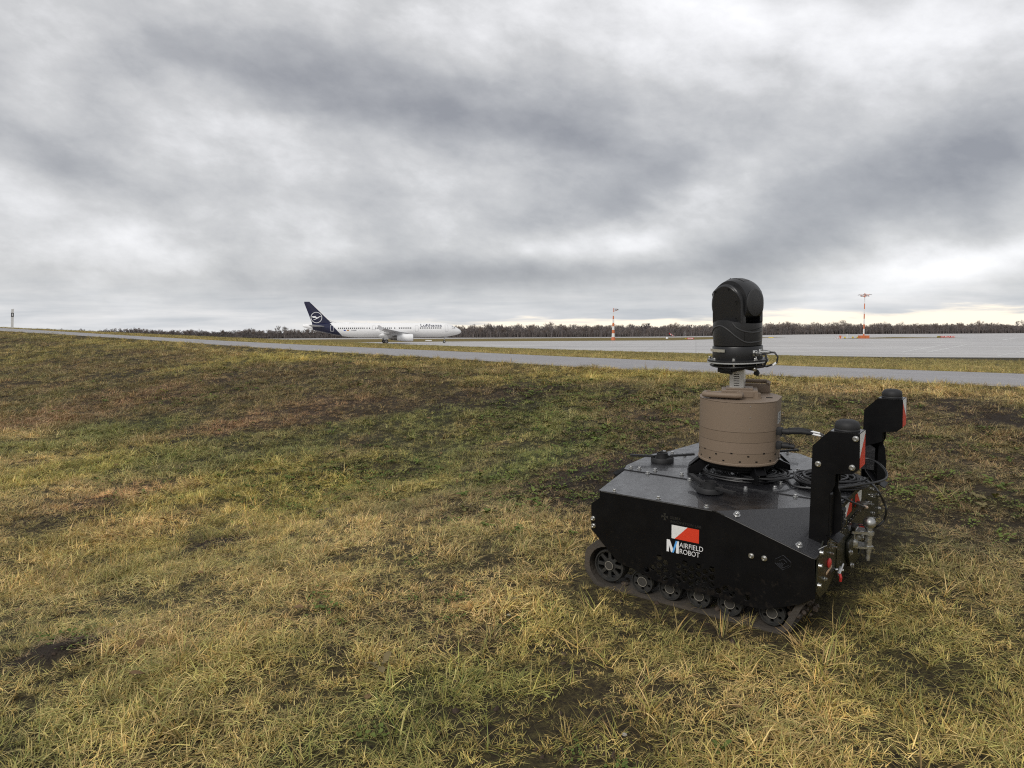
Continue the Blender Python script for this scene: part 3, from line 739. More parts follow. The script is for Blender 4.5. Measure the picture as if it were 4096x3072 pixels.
def weed_mat():
    m = mat('weed_leaves', (.10, .16, .05), .75, spec=.15, var=.45, vscale=9)
    t = m.node_tree; bs = t.nodes['Principled BSDF']; oi = t.nodes.new('ShaderNodeObjectInfo'); r = t.nodes.new('ShaderNodeValToRGB'); t.links.new(oi.outputs['Random'], r.inputs[0])
    r.color_ramp.elements[0].color = (.085, .120, .030, 1); r.color_ramp.elements[1].color = (.20, .21, .050, 1)
    e_ = r.color_ramp.elements.new(.55); e_.color = (.13, .165, .042, 1); e_ = r.color_ramp.elements.new(.9); e_.color = (.17, .13, .07, 1)
    t.links.new(r.outputs[0], bs.inputs['Base Color']); return m
m_weed = weed_mat()
tufts = []
for k in range(6): tufts.append(tuft_mesh(f'tuft_a{k}', 34, .05, .035, .095, .0026, .0050, 8, 76, R(42), 100 + k))
for k in range(3): tufts.append(tuft_mesh(f'tuft_b{k}', 44, .09, .03, .10, .0020, .0036, 55, 90, R(40), 200 + k, zb=.03, comb=.2))
for k in range(2): tufts.append(tuft_mesh(f'tuft_c{k}', 44, .11, .03, .07, .0022, .0040, 40, 90, R(40), 300 + k, zb=.02))
cg = hidden_coll('grass_tufts', tufts, m_blade)
scatter_obj('grass', near_me, cg, 'dens', .95, 'siz', .75, 1.35, .18, seed=1)
scatter_obj('verge_grass', verge_me, cg, 'dens', .9, 'siz', .8, 1.4, .15, seed=2)
talls = [tuft_mesh(f'tall_{k}', 15, .035, .09, .19, .0040, .0070, 12, 66, R(38), 400 + k, seg=4) for k in range(4)] + \
        [tuft_mesh(f'tallf_{k}', 40, .04, .08, .16, .0022, .0038, 10, 60, R(60), 450 + k, seg=3) for k in range(3)]
ct = hidden_coll('long_grass_tufts', talls, m_blade2)
scatter_obj('long_grass', near_me, ct, 'tall', .75, None, .5, 1.0, .2, seed=5)
scatter_obj('verge_long_grass', verge_me, ct, 'tall', .8, None, .6, 1.15, .15, seed=6)
weeds = [leafy_mesh(f'weed_{k}', 9, 500 + k, .03, .065, .42, .012, 62) for k in range(3)] + [leafy_mesh(f'clover_{k}', 34, 520 + k, .012, .026, .8, .055, 60) for k in range(4)]
cwd = hidden_coll('weed_plants', weeds, m_weed)
scatter_obj('weeds', near_me, cwd, 'weed', 1.4, None, .5, 1.1, .2, seed=9)

def clod_mesh(k):
    rnd = random.Random(k); bm_ = bmesh.new(); bmesh.ops.create_icosphere(bm_, subdivisions=1, radius=.012)
    for v in bm_.verts: v.co *= rnd.uniform(.6, 1.3); v.co.z *= .7
    me = bpy.data.meshes.new(f'clod_{k}'); bm_.to_mesh(me); bm_.free(); return me
ccl = hidden_coll('soil_crumbs', [clod_mesh(k) for k in range(5)], mat('crumbly_earth', (.060, .044, .034), .95, spec=.1, var=.5, vscale=40))
scatter_obj('soil_crumbs', near_me, ccl, 'clod', 1.0, None, .35, 1.5, 3.0, seed=12)
clf = hidden_coll('fallen_leaves', [leafy_mesh(f'leaf_{k}', 1, 620 + k, .03, .05, .6, .01, 80) for k in range(4)], mat('dead_leaves', (.17, .105, .05), .7, spec=.2, var=.5, vscale=20))
scatter_obj('fallen_leaves', near_me, clf, 'leaf', 1.0, None, .7, 1.4, .5, seed=13)

# ------------------------------------------------------------------ robot
robot = empty('tracked_robot', mat=RMAT)
tag(robot, 'black tracked airfield robot with hexagon-pierced side panels and two tall rear posts', 'robot')
YN, YF, YC = -.622, .642, .010
def mir(y): return 2 * YC - y
PANEL = [(-.468, .477), (.108, .477), (.122, .474), (.522, .352), (.532, .185), (.468, .142), (.325, .082), (.235, .080), (.140, .086), (-.150, .086), (-.285, .123), (-.367, .137), (-.420, .187), (-.516, .276), (-.516, .404), (-.470, .440)]
env = [(-.30, .100), (-.265, .128), (-.219, .182), (-.189, .203), (-.128, .232), (-.095, .200), (-.03, .225), (.02, .195), (.064, .232), (.10, .200), (.15, .172), (.20, .150), (.25, .125), (.30, .108), (.33, .09)]
holes = []; rh = random.Random(4); hexr = .0158
for i in range(-3, 18):
    x = -.219 + .0315 * i
    for j in range(-4, 8):
        z = .172 + .0365 * j - (.01825 if i % 2 else 0)
        top_ = interp([(a, b) for a, b in env], x)
        low_ = .104 if -.14 < x < .30 else (.104 + max(0, (-.14 - x)) * .28)
        if x < -.29 or x > .31 or z > top_ + .006 or z < low_: continue
        if z > top_ - .03 and rh.random() < .28: continue
        holes.append([(x + hexr * math.cos(k * math.pi / 3), z + hexr * math.sin(k * math.pi / 3)) for k in range(6)])
def side_panel(y, nm):
    me = plate_mesh(PANEL, holes, .005, .0012)
    me.transform(XZ); return link(nm, me, m_black, robot, loc=(0, y, 0))
side_panel(YN, 'side_panel'); side_panel(mir(YN), 'side_panel')
# top plates
ZT = .479
def faceted(name, m, pts, t=.004):
    b_ = B(); n = len(pts); vs = [Vector(p) for p in pts] + [Vector(p) - Vector((0, 0, t)) for p in pts]
    b_._new(vs, [tuple(range(n)), tuple(reversed(range(n, 2 * n)))] + [(i, (i + 1) % n, n + (i + 1) % n, n + i) for i in range(n)])
    return b_.make(name, m, robot)
SN, SF = -.212, mir(-.212)
faceted('side_top_plate', m_deck, [(-.472, YN - .006, ZT), (.110, YN - .006, ZT), (.495, -.290, ZT), (.535, -.278, ZT), (.535, SN, ZT), (-.548, SN, ZT)])
faceted('side_top_plate', m_deck, [(-.472, mir(YN - .006), ZT), (-.548, SF, ZT), (.535, SF, ZT), (.535, mir(-.278), ZT), (.495, mir(-.290), ZT), (.110, mir(YN - .006), ZT)])
faceted('centre_top_plate', m_deck, [(-.552, SN - .008, ZT + .0045), (.538, SN - .008, ZT + .0045), (.538, SF + .008, ZT + .0045), (-.552, SF + .008, ZT + .0045), (-.580, mir(-.14), ZT + .0045), (-.580, -.14, ZT + .0045)], .004)
fn = Vector((.418, 0, -.126)).cross(Vector((.385, .338, 0))).normalized()
def facet_z(x, y): return ZT - (fn.x * (x - .11) + fn.y * (y + .628)) / fn.z
for sgn in (0, 1):
    f = (lambda y: mir(y)) if sgn else (lambda y: y)
    b_ = B(); P_ = [(.110, YN - .006), (.495, -.290), (.536, -.290), (.540, -.565), (.528, YN - .006)]
    T_ = [Vector((x, f(y), facet_z(x, y))) for x, y in P_]; L_ = [v - Vector((0, 0, .005)) for v in T_]
    b_._new(T_ + L_, [(0, 1, 2, 3, 4), (9, 8, 7, 6, 5)] + [(i, (i + 1) % 5, 5 + (i + 1) % 5, 5 + i) for i in range(5)])
    b_._new([T_[1], T_[2], Vector((.536, f(-.278), ZT))], [(0, 1, 2)])
    b_.make('sloping_corner_plate', m_facet, robot)
# rubber edging along the panel top
for y in (YN - .0035, mir(YN - .0035)):
    b_ = B(); b_.tube([(-.46, y, ZT - .004), (.092, y, ZT - .004)], .0035, 6); b_.tube([(.15, y, .464), (.515, y, .352)], .0035, 6); b_.make('edge_trim', m_turret2, robot)
# hull
b_ = B(); b_.prism([(-.50, .44), (-.45, .472), (.50, .465), (.52, .455), (.52, .19), (.40, .13), (-.33, .13), (-.50, .29)], -.285, mir(-.285))
for y_a, y_b in ((-.42, -.286), (mir(-.286), mir(-.42))): b_.prism([(-.50, .44), (-.45, .471), (.10, .471), (.50, .36), (.52, .19), (.40, .13), (-.33, .13), (-.50, .29)], y_a, y_b)
b_.make('hull', m_dark, robot)
b_ = B(); b_.prism([(-.455, .465), (.10, .465), (.50, .345), (.50, .20), (.30, .20), (-.30, .25), (-.49, .30), (-.49, .41)], YN + .008, -.425); b_.prism([(-.455, .465), (.10, .465), (.50, .345), (.50, .20), (.30, .20), (-.30, .25), (-.49, .30), (-.49, .41)], mir(-.425), mir(YN + .008)); b_.make('fender_box', m_dark, robot)
# front face
b_ = B(); b_.prism([(-.577, .480), (-.56, .47), (-.505, .40), (-.505, .28), (-.51, .28), (-.512, .405)], -.30, mir(-.30)); b_.make('front_panel', m_black, robot)
# rear face
b_ = B()
b_.prism([(-.30, .476), (mir(-.30), .476), (mir(-.30), .362), (-.30, .362)], .531, .536, 'yz'); b_.make('upper_rear_panel', m_olive, robot)
b_ = B(); b_.prism([(-.30, .360), (mir(-.30), .360), (mir(-.30), .19), (mir(-.18), .165), (-.18, .165), (-.30, .19)], .530, .537, 'yz'); b_.make('lower_rear_panel', m_olive, robot)
for sgn in (0, 1):
    f = (lambda y: mir(y)) if sgn else (lambda y: y)
    b_ = B(); b_.prism([(f(-.302), .43), (f(-.49), .43), (f(-.545), .392), (f(-.612), .345), (f(-.618), .21), (f(-.56), .165), (f(-.44), .155), (f(-.302), .19)], .528, .534, 'yz'); b_.make('rear_corner_panel', m_olive, robot)
b_ = B(); b_.box((.537, YC, .361), (.006, .58, .016)); b_.make('rear_seam_strip', m_black, robot)
rb = B().lathe([(.0028, 0), (.0022, .002), (0, .0028)], (0, 0, 0), (1, 0, 0), 6).mesh('rivet'); rb.materials.append(m_zinc)
for i in range(11):
    for zz in (.353, .369):
        link('rivet', rb, None, robot, loc=(.5402 if zz else 0, -.285 + .052 * i + (.008 if zz > .36 else 0), zz))
# bolts
def bolt_mesh(r=.0085, h=.010, hexs=False):
    b_ = B()
    b_.lathe([(r * 1.45, 0), (r * 1.45, .002), (r * 1.1, .0024)], n=14, smooth=False)
    b_.lathe([(r, .0024), (r, h + .001), (r * .88, h + .0024), (r * .5, h + .0024), (r * .48, h - .002)], n=6 if hexs else 14, smooth=False)
    me = b_.mesh('bolt'); me.materials.append(m_zinc); return me
bm_up, bm_hex = bolt_mesh(), bolt_mesh(.0075, .009, True)
bm_s = bolt_mesh(.0045, .012, True)
def bolt(loc, nrm=(0, 0, 1), me=None, parent=None):
    q = Vector((0, 0, 1)).rotation_difference(Vector(nrm)); o = link('bolt', me or bm_up, None, parent or robot, loc=loc); o.rotation_mode = 'QUATERNION'; o.rotation_quaternion = q; return o
zb2 = ZT + .0005
for x, y in [(-.529, -.186), (-.484, -.179), (-.397, -.170), (-.532, .234), (-.487, .244), (-.407, .230), (-.251, -.070), (-.249, -.169), (.217, -.156), (.217, -.062), (.217, .173), (.217, .230), (-.251, .16)]:
    bolt((x, y, ZT + .005))
for x, y in [(-.411, -.228), (-.181, -.228), (.101, -.228), (.333, -.228), (-.174, -.601), (-.399, -.607), (.057, -.603), (.053, .615), (-.40, .62), (-.18, .62), (.28, .27), (.10, .26)]:
    bolt((x, y, zb2))
for x, y in [(.19, -.595), (.455, -.60)]:
    bolt((x, y, facet_z(x, y) + .001), fn, bolt_mesh(.0105, .012))
for x, z in [(-.506, .332), (-.504, .295), (.268, .309), (.323, .310)]: bolt((x, YN - .003, z), (0, -1, 0))
for x, z in [(-.506, .332), (-.504, .295), (.268, .309), (.323, .310)]: bolt((x, mir(YN - .003), z), (0, 1, 0))
for y, z, me in [(-.587, .369, bm_up), (-.600, .317, bm_up), (-.600, .234, bm_up), (-.502, .227, bm_hex), (.644, .23, bm_hex), (.60, .316, bm_up), (.493, .216, bm_hex), (.474, .25, bm_hex), (-.058, .231, bm_up), (-.059, .153, bm_up), (.071, .158, bm_up)]:
    bolt((.5355 if me is not None else .53, y, z), (1, 0, 0), me)
for f in (lambda y: y, mir):
    for y, z in [(-.459, .374), (-.457, .400), (-.352, .373), (-.386, .400), (-.392, .420), (-.432, .343), (-.357, .322), (-.343, .338), (-.41, .31), (-.43, .355)]:
        bolt((.5345, f(y), z), (1, 0, 0), bm_s)
# raised emblem and lettering on the near panel
def on_panel(me, x, z, m, name='lettering', off=.0031, sx=1, shear=0):
    me.transform(Matrix.Diagonal((sx, 1, 1, 1))); me.transform(XZ)
    return link(name, me, m, robot, loc=(x, YN - off, z))
st = B(); y0 = YN - .0036
st.prism([(-.096, .3145), (-.081, .3145), (-.021, .3775), (-.096, .3775)], y0, y0 + .001); st.make('white_reflector_film', m_white, robot)
st = B(); st.prism([(-.081, .3145), (.034, .3145), (.034, .3775), (-.021, .3775)], y0, y0 + .001); st.make('red_reflector_film', m_red, robot)
lg = B(); lg.mi = 0
lg.prism([(-.119, .248), (-.119, .305), (-.104, .305), (-.087, .262), (-.090, .248), (-.097, .248), (-.108, .281), (-.108, .248)], y0, y0 + .001)
lg.prism([(-.073, .248), (-.073, .294), (-.0665, .305), (-.060, .305), (-.060, .248)], y0, y0 + .001)
lg.make('lettering', m_print_w, robot)
lg = B(); lg.prism([(-.0925, .248), (-.084, .248), (-.0665, .305), (-.075, .305)], y0 - .0003, y0 + .0007); lg.make('blue_slash', m_print_b, robot)
on_panel(text_mesh('AIRFIELD', .0330, .0004, bold=-.0002), -.0575, .2795, m_print_w, sx=.86)
on_panel(text_mesh('ROBOT', .0330, .0004, bold=-.0002), -.0575, .2500, m_print_w, sx=.86)
on_panel(text_mesh('SILBER', .017, .0006, bold=.0003, spacing=1.05), -.104, .404, m_emb)
on_panel(text_mesh('INNOVATION LAB', .017, .0006, bold=.0003, spacing=1.05), -.104, .386, m_emb)
eb = B()
for a in range(4):
    an = a * math.pi / 2; ca, sa = math.cos(an), math.sin(an)
    pts = [(.0015, .0015), (.0165, .0065), (.0165, -.0065), (.0015, -.0015)]
    eb.prism([(-.130 + ca * u - sa * v, .409 + sa * u + ca * v) for u, v in pts], y0 - .0006, y0 + .001)
eb.make('cross_emblem', m_emb, robot)
eb = B()
for k, r_ in enumerate((.032, .024, .016, .008)):
    c0 = Vector((.400, 0, .308)); pts = [c0 + Vector((r_ * u, 0, r_ * v * 1.0)) for u, v in ((-1, .25), (0, 1), (1, .25), (1, -.25), (0, -1), (-1, -.25))]
    seq = pts[0:3] if k % 2 == 0 else pts[3:6]
    eb.tube([Vector((p.x, YN - .0032, p.z)) for p in (pts if k == 0 else seq)], .0011, 4, closed=(k == 0))
    if k: eb.tube([Vector((p.x, YN - .0032, p.z)) for p in pts[4:6] + pts[0:1]], .0011, 4)
eb.make('maze_emblem', m_emb, robot)

# running gear
def wheel(x, y, z, r, sgn, spokes=False):
    w = empty('wheel'); w.parent = robot; w.location = (x, y, z)
    n = 6
    ring = [(r * math.cos(2 * math.pi * k / 32), r * math.sin(2 * math.pi * k / 32)) for k in range(32)]
    hl = []
    if not spokes:
        for k in range(n):
            a = 2 * math.pi * (k + .5) / n; c = (r * .66 * math.cos(a), r * .66 * math.sin(a)); hr = r * .155
            hl.append([(c[0] + hr * math.cos(t_ * math.pi / 5), c[1] + hr * math.sin(t_ * math.pi / 5)) for t_ in range(10)])
    else:
        for k in range(8):
            a0, a1 = 2 * math.pi * (k + .14) / 8, 2 * math.pi * (k + .86) / 8
            hl.append([(r * q * math.cos(a), r * q * math.sin(a)) for q, a in ((.40, a0 + .10), (.80, a0), (.84, (a0 + a1) / 2), (.80, a1), (.40, a1 - .10))])
    me = plate_mesh(ring, hl, .014, .001); me.transform(XZ); link('disc', me, m_wheel, w)
    b_ = B(); b_.lathe([(r * .97, -.016), (r, -.012), (r, .05), (r * .86, .05), (r * .86, -.010), (r * .90, -.016), (r * .97, -.016)], axis=(0, sgn, 0), n=32); b_.make('rim', m_wheel, w)
    hr = r * .42 if not spokes else r * .27
    b_ = B(); b_.lathe([(hr * 1.0, -.02), (hr, .012), (hr * .9, .014), (0, .014)], axis=(0, -sgn, 0), n=24); b_.make('hub', m_hub, w)
    b_ = B(); b_.tube([(hr * .97 * math.cos(k * math.pi / 12), -sgn * .0145, hr * .97 * math.sin(k * math.pi / 12)) for k in range(24)], .0014, 5, closed=True); b_.make('hub_ring', m_ring, w)
    b_ = B(); b_.lathe([(r * .8, .03), (r * .8, .034), (0, .034)], axis=(0, sgn, 0), n=20); b_.make('inner_plate', m_dark, w)
WH = [(-.440, .092, .080, True), (-.261, .052, .056, False), (-.120, .052, .056, False), (.022, .052, .056, False), (.165, .052, .056, False), (.350, .058, .056, False), (.405, .195, .062, True)]
for sgn, yy in ((1, YN + .052), (-1, mir(YN + .052))):
    for x, z, r, spk in WH: wheel(x, yy, z, r, sgn, spk)
def arc(cx, cz, r, a0, a1, n):
    return [(cx + r * math.cos(R(a0 + (a1 - a0) * k / n)), cz + r * math.sin(R(a0 + (a1 - a0) * k / n))) for k in range(n + 1)]
PATH = arc(-.442, .093, .098, 95, 262, 12) + [(-.36, -.003)] + [(-.30 + .07 * k, -.006) for k in range(9)] + arc(.350, .058, .064, 275, 325, 4) + arc(.405, .195, .070, 330, 450, 8) + [(.20, .265), (-.10, .255), (-.30, .215)]
def track(y0_, y1_):
    b_ = B(); m = len(PATH); inner, outer = [], []
    cx0 = sum(p[0] for p in PATH) / m; cz0 = .12
    for i, (x, z) in enumerate(PATH):
        x0, z0 = PATH[i - 1]; x1, z1 = PATH[(i + 1) % m]; t = Vector((x1 - x0, z1 - z0)).normalized(); nn = Vector((t.y, -t.x))
        if nn.dot(Vector((x - cx0, z - cz0))) < 0: nn = -nn
        wob = .003 * math.sin(i * 1.9); inner.append((x, z)); outer.append((x + nn.x * (.025 + wob), z + nn.y * (.025 + wob)))
    vs = []
    for (a, b) in zip(inner, outer): vs += [(a[0], y0_, a[1]), (b[0], y0_, b[1]), (b[0], y1_, b[1]), (a[0], y1_, a[1])]
    fs = []
    for i in range(m):
        j = (i + 1) % m
        for k in range(4): fs.append((i * 4 + k, i * 4 + (k + 1) % 4, j * 4 + (k + 1) % 4, j * 4 + k))
    b_._new(vs, fs, False); o = b_.make('track', m_track, robot)
    lb = B(); lx = random.Random(2)
    for i in range(m):
        for f_ in (0.0, .5):
            a, c = outer[i], outer[(i + 1) % m]; x, z = a[0] + (c[0] - a[0]) * f_, a[1] + (c[1] - a[1]) * f_
            t = Vector((c[0] - a[0], c[1] - a[1])); ang = math.atan2(t.y, t.x)
            if z < .02 and -.4 < x < .38: continue
            rot = Matrix.Rotation(-ang, 3, 'Y'); lb.box((x, (y0_ + y1_) / 2, z), (.016, abs(y1_ - y0_) * .92, .020), rot, .002)
    lb.make('track_lugs', m_track, o)
def mud_lumps(yc, seed):
    rnd = random.Random(seed); b_ = B()
    for cx_m, cz_m, sp_m, n_m in ((.455, .085, .045, 26), (-.40, .00, .05, 8), (.1, -.004, .22, 12)):
        for k in range(n_m):
            c = (cx_m + rnd.gauss(0, sp_m * .6), yc + rnd.uniform(-.06, .08), max(-.008, cz_m + rnd.gauss(0, .022 if n_m > 20 else .004))); r_ = rnd.uniform(.006, .016)
            b_.lathe([(0, -r_), (r_ * .8, -r_ * .5), (r_, 0), (r_ * .7, r_ * .6), (0, r_ * .8)], c, (rnd.gauss(0, 1), rnd.gauss(0, 1), 1), 6, sx=rnd.uniform(.7, 1.4), smooth=False)
    o = b_.make('mud_clods', m_mud, robot); o['kind'] = 'stuff'
m_mud = mat('wet_mud', (.050, .036, .026), .7, var=.5, vscale=40, bump=.5, bscale=90)
mud_lumps(YN + .09, 1); mud_lumps(mir(YN + .09), 2)
track(YN + .020, YN + .200); track(mir(YN + .200), mir(YN + .020))

# lashing rings on the deck
screw_me = B().lathe([(.005, .018), (.005, .025), (0, .026)], n=8).mesh('screw'); screw_me.materials.append(m_rubber)
def ring_mount(x, y, h1, h2):
    e_ = empty('lifting_ring_mount'); e_.parent = robot; e_.location = (x, y, ZT + .005)
    b_ = B(); b_.lathe([(.062, 0), (.062, .020), (.059, .024), (.052, .024), (.050, .019), (.030, .019)], n=32); b_.make('flange', m_rubber, e_)
    b_ = B(); b_.lathe([(.034, .015), (.034, .022), (.029, .045), (.030, .048), (.025, .048), (.023, .022), (.023, .010)], n=28); b_.make('collar', m_rubber, e_)
    for k in range(8):
        a = k * math.pi / 4 + .3; link('screw', screw_me, None, e_, loc=(.044 * math.cos(a), .044 * math.sin(a), 0))
    for (a0, L, dz, dx) in (h1, h2):
        if L <= 0: continue
        b_ = B(); d = Vector((math.cos(R(a0)), math.sin(R(a0)), 0)); nrm = Vector((-d.y, d.x, 0)); vs = []; fs = []
        n = 12; st_ = d * .052 + nrm * dx
        for k in range(n + 1):
            f = k / n; w = .0105 + .002 * math.sin(k * 2.4); zz = .030 + dz * f + .0012 * math.sin(k * 2.4)
            for sy_, sz_ in ((-1, -1), (1, -1), (1, 1), (-1, 1)): vs.append(st_ + d * L * f + nrm * w * sy_ + Vector((0, 0, zz + .005 * sz_)))
        for k in range(n):
            for q in range(4): fs.append((k * 4 + q, k * 4 + (q + 1) % 4, k * 4 + 4 + (q + 1) % 4, k * 4 + 4 + q))
        fs += [(0, 1, 2, 3), (n * 4 + 3, n * 4 + 2, n * 4 + 1, n * 4)]
        b_._new(vs, fs); b_.cyl(st_ + Vector((0, 0, .012)), st_ + Vector((0, 0, .034)), .009); b_.make('grip_lever', m_rubber, e_)
ring_mount(-.456, .043, (215, .125, .006, 0), (38, .125, .006, 0))
ring_mount(-.019, -.374, (141, .12, .010, .01), (-22, .11, .004, -.012))
ring_mount(.427, .068, (180, 0, 0, 0), (180, 0, 0, 0))
ring_mount(-.010, .455, (38, .12, .006, 0), (215, .10, .004, 0))

# rear posts with antenna heads
HEAD = [(.474, .793), (.537, .860), (.650, .864), (.655, .722), (.630, .697), (.566, .689), (.566, .640), (.548, .600), (.548, .384), (.474, .384)]
def post(yn, sgn):
    p = empty('antenna_post'); p.parent = robot; yi = yn + sgn * .100
    b_ = B(); b_.prism(HEAD, yn, yn + sgn * .004); b_.make('outer_plate', m_black, p)
    b_ = B(); b_.prism([(.474, .60), (.474, .793), (.537, .860), (.650, .864), (.655, .722), (.630, .697), (.566, .689), (.566, .640)], yi - sgn * .004, yi); b_.make('inner_plate', m_black, p)
    b_ = B(); yc = (yn + yi) / 2; w = .0905
    b_.box((.476, yc, .5885), (.004, w, .408)); b_.box((.5060, yc, .8275), (.092, w, .004), Matrix.Rotation(-math.atan2(.067, .063), 3, 'Y')); b_.make('front_web', m_black, p)
    b_ = B(); b_.box((.594, yc, .8615), (.108, .100, .004)); b_.make('cap_plate', m_deck, p)
    b_ = B(); b_.prism([(.6485, .864), (.6535, .722), (.628, .699), (.624, .700), (.649, .724), (.645, .862)], yn + sgn * .004, yi - sgn * .004); b_.make('rear_web', m_black, p)
    b_ = B(); b_.prism([(.5665, .690), (.566, .62), (.575, .60), (.584, .53), (.586, .44), (.545, .40), (.545, .60)], yn + sgn * .060, yn + sgn * .066); b_.prism([(.548, .60), (.556, .60), (.556, .42), (.548, .40)], yn + sgn * .004, yn + sgn * .060); b_.make('gusset', m_black, p)
    b_ = B(); b_.box((.565, yc + sgn * .005, .415), (.055, .11, .004), Matrix.Rotation(R(28), 3, 'Y')); b_.make('foot_bracket', m_black, p)
    # chevron film on the rear web
    n_ = Vector((.005 / .142, 0, 0))
    def RW(y, z): return (.6548 - (z - .722) * .0352, y, z) if z >= .722 else (.6548 - (.722 - z) * .98, y, z)
    a_, c_ = yn, yi
    wv = [RW(a_, .862), RW(c_, .862), RW(c_, .85), RW(a_, .765)]; rv2 = [RW(a_, .765), RW(c_, .85), RW(c_, .722), RW(a_, .722)]; rv3 = [RW(a_, .722), RW(c_, .722), RW(c_, .712), RW(a_, .704)]
    b_ = B(); b_.poly(wv); b_.poly([(x + .0008, y, z) for x, y, z in wv]); b_.make('white_reflector_film', m_white, p)
    b_ = B(); b_.poly([(x + .0008, y, z) for x, y, z in rv2]); b_.poly([(x + .0008, y, z) for x, y, z in rv3]); b_.make('red_reflector_film', m_red, p)
    b_ = B(); b_.lathe([(.048, 0), (.049, .004), (.0468, .008), (.0476, .010), (.0464, .026), (.041, .036), (.028, .042), (.012, .044), (0, .044)], (.592, yc, .8635), n=36); b_.make('antenna_dome', m_rubber, p)
    for x, z in ((.636, .842), (.499, .722), (.628, .724)): bolt((x, yn - sgn * .001, z), (0, -sgn, 0), bm_up, p)
    return p
post(-.532, 1); post(mir(-.532), -1)
# inner shield plates beside the far post
b_ = B(); b_.prism([(.44, .485), (.535, .485), (.535, .60), (.44, .66)], mir(-.44), mir(-.435)); b_.make('shield_plate', m_deck, robot)
b_ = B(); b_._new([(.475, .44, .62), (.475, .53, .62), (.50, .53, .48), (.50, .44, .48), (.545, .44, .42), (.545, .53, .42)], [(0, 1, 2, 3), (3, 2, 5, 4)]); o = b_.make('deflector_plate', m_deck, robot); sm = o.modifiers.new('s', 'SOLIDIFY'); sm.thickness = .004
# rear chevron films, connector boxes, red lamp, lever
def rect_film(y0_, y1_, flip):
    z0, z1 = .399, .459; X_ = .5368; w0, w1 = (.18, .68) if not flip else (.82, .32)
    L_ = y1_ - y0_
    A_, D_ = y0_ + L_ * w0, y0_ + L_ * w1
    left = [(X_, y0_, z0), (X_, A_, z0), (X_, D_, z1), (X_, y0_, z1)]; right = [(X_, A_, z0), (X_, y1_, z0), (X_, y1_, z1), (X_, D_, z1)]
    b1 = B(); b1.poly(left if not flip else right); b1.make('white_reflector_film', m_white, robot)
    b1 = B(); b1.poly(right if not flip else left); b1.make('red_reflector_film', m_red, robot)
rect_film(-.180, -.040, False); rect_film(.023, .163, True)
b_ = B()
for zz in (.455, .425): b_.box((.542, -.245, zz), (.014, .05, .022), bev=.002)
b_.box((.542, -.245, .395), (.014, .05, .022), bev=.002); b_.make('socket_block', m_rubber, robot)
b_ = B(); b_.tube([(.548, -.25, .42), (.556, -.235, .415), (.556, -.225, .395), (.545, -.22, .375)], .0016, 6); b_.make('wire_loop', m_zinc, robot)
b_ = B(); b_.cyl((.54, .06, .405), (.575, .06, .405), .016, n=16); b_.cyl((.565, .02, .408), (.568, .10, .402), .0155, n=16); b_.cyl((.566, -.01, .410), (.565, .02, .408), .012, n=16); b_.make('round_connector', mat('olive_connector', (.045, .040, .030), .5), robot)
b_ = B(); b_.lathe([(.020, 0), (.022, .004), (.016, .010), (0, .013)], (.534, -.437, .276), (1, 0, 0), 20, sx=1.0, sy=1.0); b_.make('red_lamp', m_redp, robot)
b_ = B(); b_.box((.538, -.438, .246), (.004, .085, .008), Matrix.Rotation(R(4), 3, 'X')); b_.make('pale_strip', m_orangewire, robot)
b_ = B(); b_.cyl((.534, -.30, .20), (.565, -.29, .20), .007); b_.cyl((.555, -.335, .185), (.56, -.28, .225), .0055); b_.box((.552, -.31, .20), (.010, .045, .020), Matrix.Rotation(R(25), 3, 'X'), .002); b_.make('latch_lever', m_zinc, robot)
b_ = B(); b_.tube([(.56, -.335, .198), (.566, -.34, .185), (.564, -.335, .166)], .006, 8); b_.make('red_lever_grip', m_redp, robot)
b_ = B(); b_.tube([(.53, -.60, .385), (.545, -.575, .392), (.548, -.54, .386)], .0018, 6); b_.make('wire_loop', m_zinc, robot)
# cable carrier loop on the far side and red cap
b_ = B(); b_.cyl((.55, .055, .30), (.575, .07, .30), .008); b_.make('red_cap', m_redp, robot)
# tow hitch
hit = empty('tow_hitch'); hit.parent = robot
hp = [(-.150, .275), (-.140, .285), (.140, .285), (.150, .275), (.150, .18), (.10, .135), (-.05, .132), (-.10, .15), (-.150, .22)]
hole = [(.075 + .026 * math.cos(k * math.pi / 8), .185 + .030 * math.sin(k * math.pi / 8)) for k in range(16)]
me = plate_mesh(hp, [hole], .014, .001); me.transform(Matrix(((0, 0, 1, 0), (1, 0, 0, 0), (0, 1, 0, 0), (0, 0, 0, 1)))); link('hitch_plate', me, m_olive, hit, loc=(.546, .01, 0))
b_ = B(); b_.lathe([(.0, .0255), (.010, .0235), (.018, .018), (.0235, .010), (.0252, 0), (.0235, -.010), (.018, -.018), (.0125, -.022), (.0125, -.034), (.020, -.036), (.0205, -.048), (.014, -.052), (.0135, -.125), (.010, -.127), (.010, -.158), (0, -.158)], (.607, .0, .342), (0, 0, 1), 32); 
o = b_.make('tow_ball', m_cast, hit); o.data.transform(Matrix.Translation((.607, 0, .342)) @ Matrix.Scale(1.13, 4) @ Matrix.Translation((-.607, 0, -.342)))
b_ = B()
def lug(z, thick):
    pts = [(.540, -.045), (.585, -.034), (.607, -.024), (.624, -.014), (.631, 0), (.624, .014), (.607, .024), (.585, .034), (.540, .045)]
    b_.prism(pts, z - thick / 2, z + thick / 2, 'xy')
lug(.298, .012); lug(.228, .010); b_.box((.550, 0, .263), (.014, .075, .085), bev=.003); b_.make('jaw', m_cast, hit)
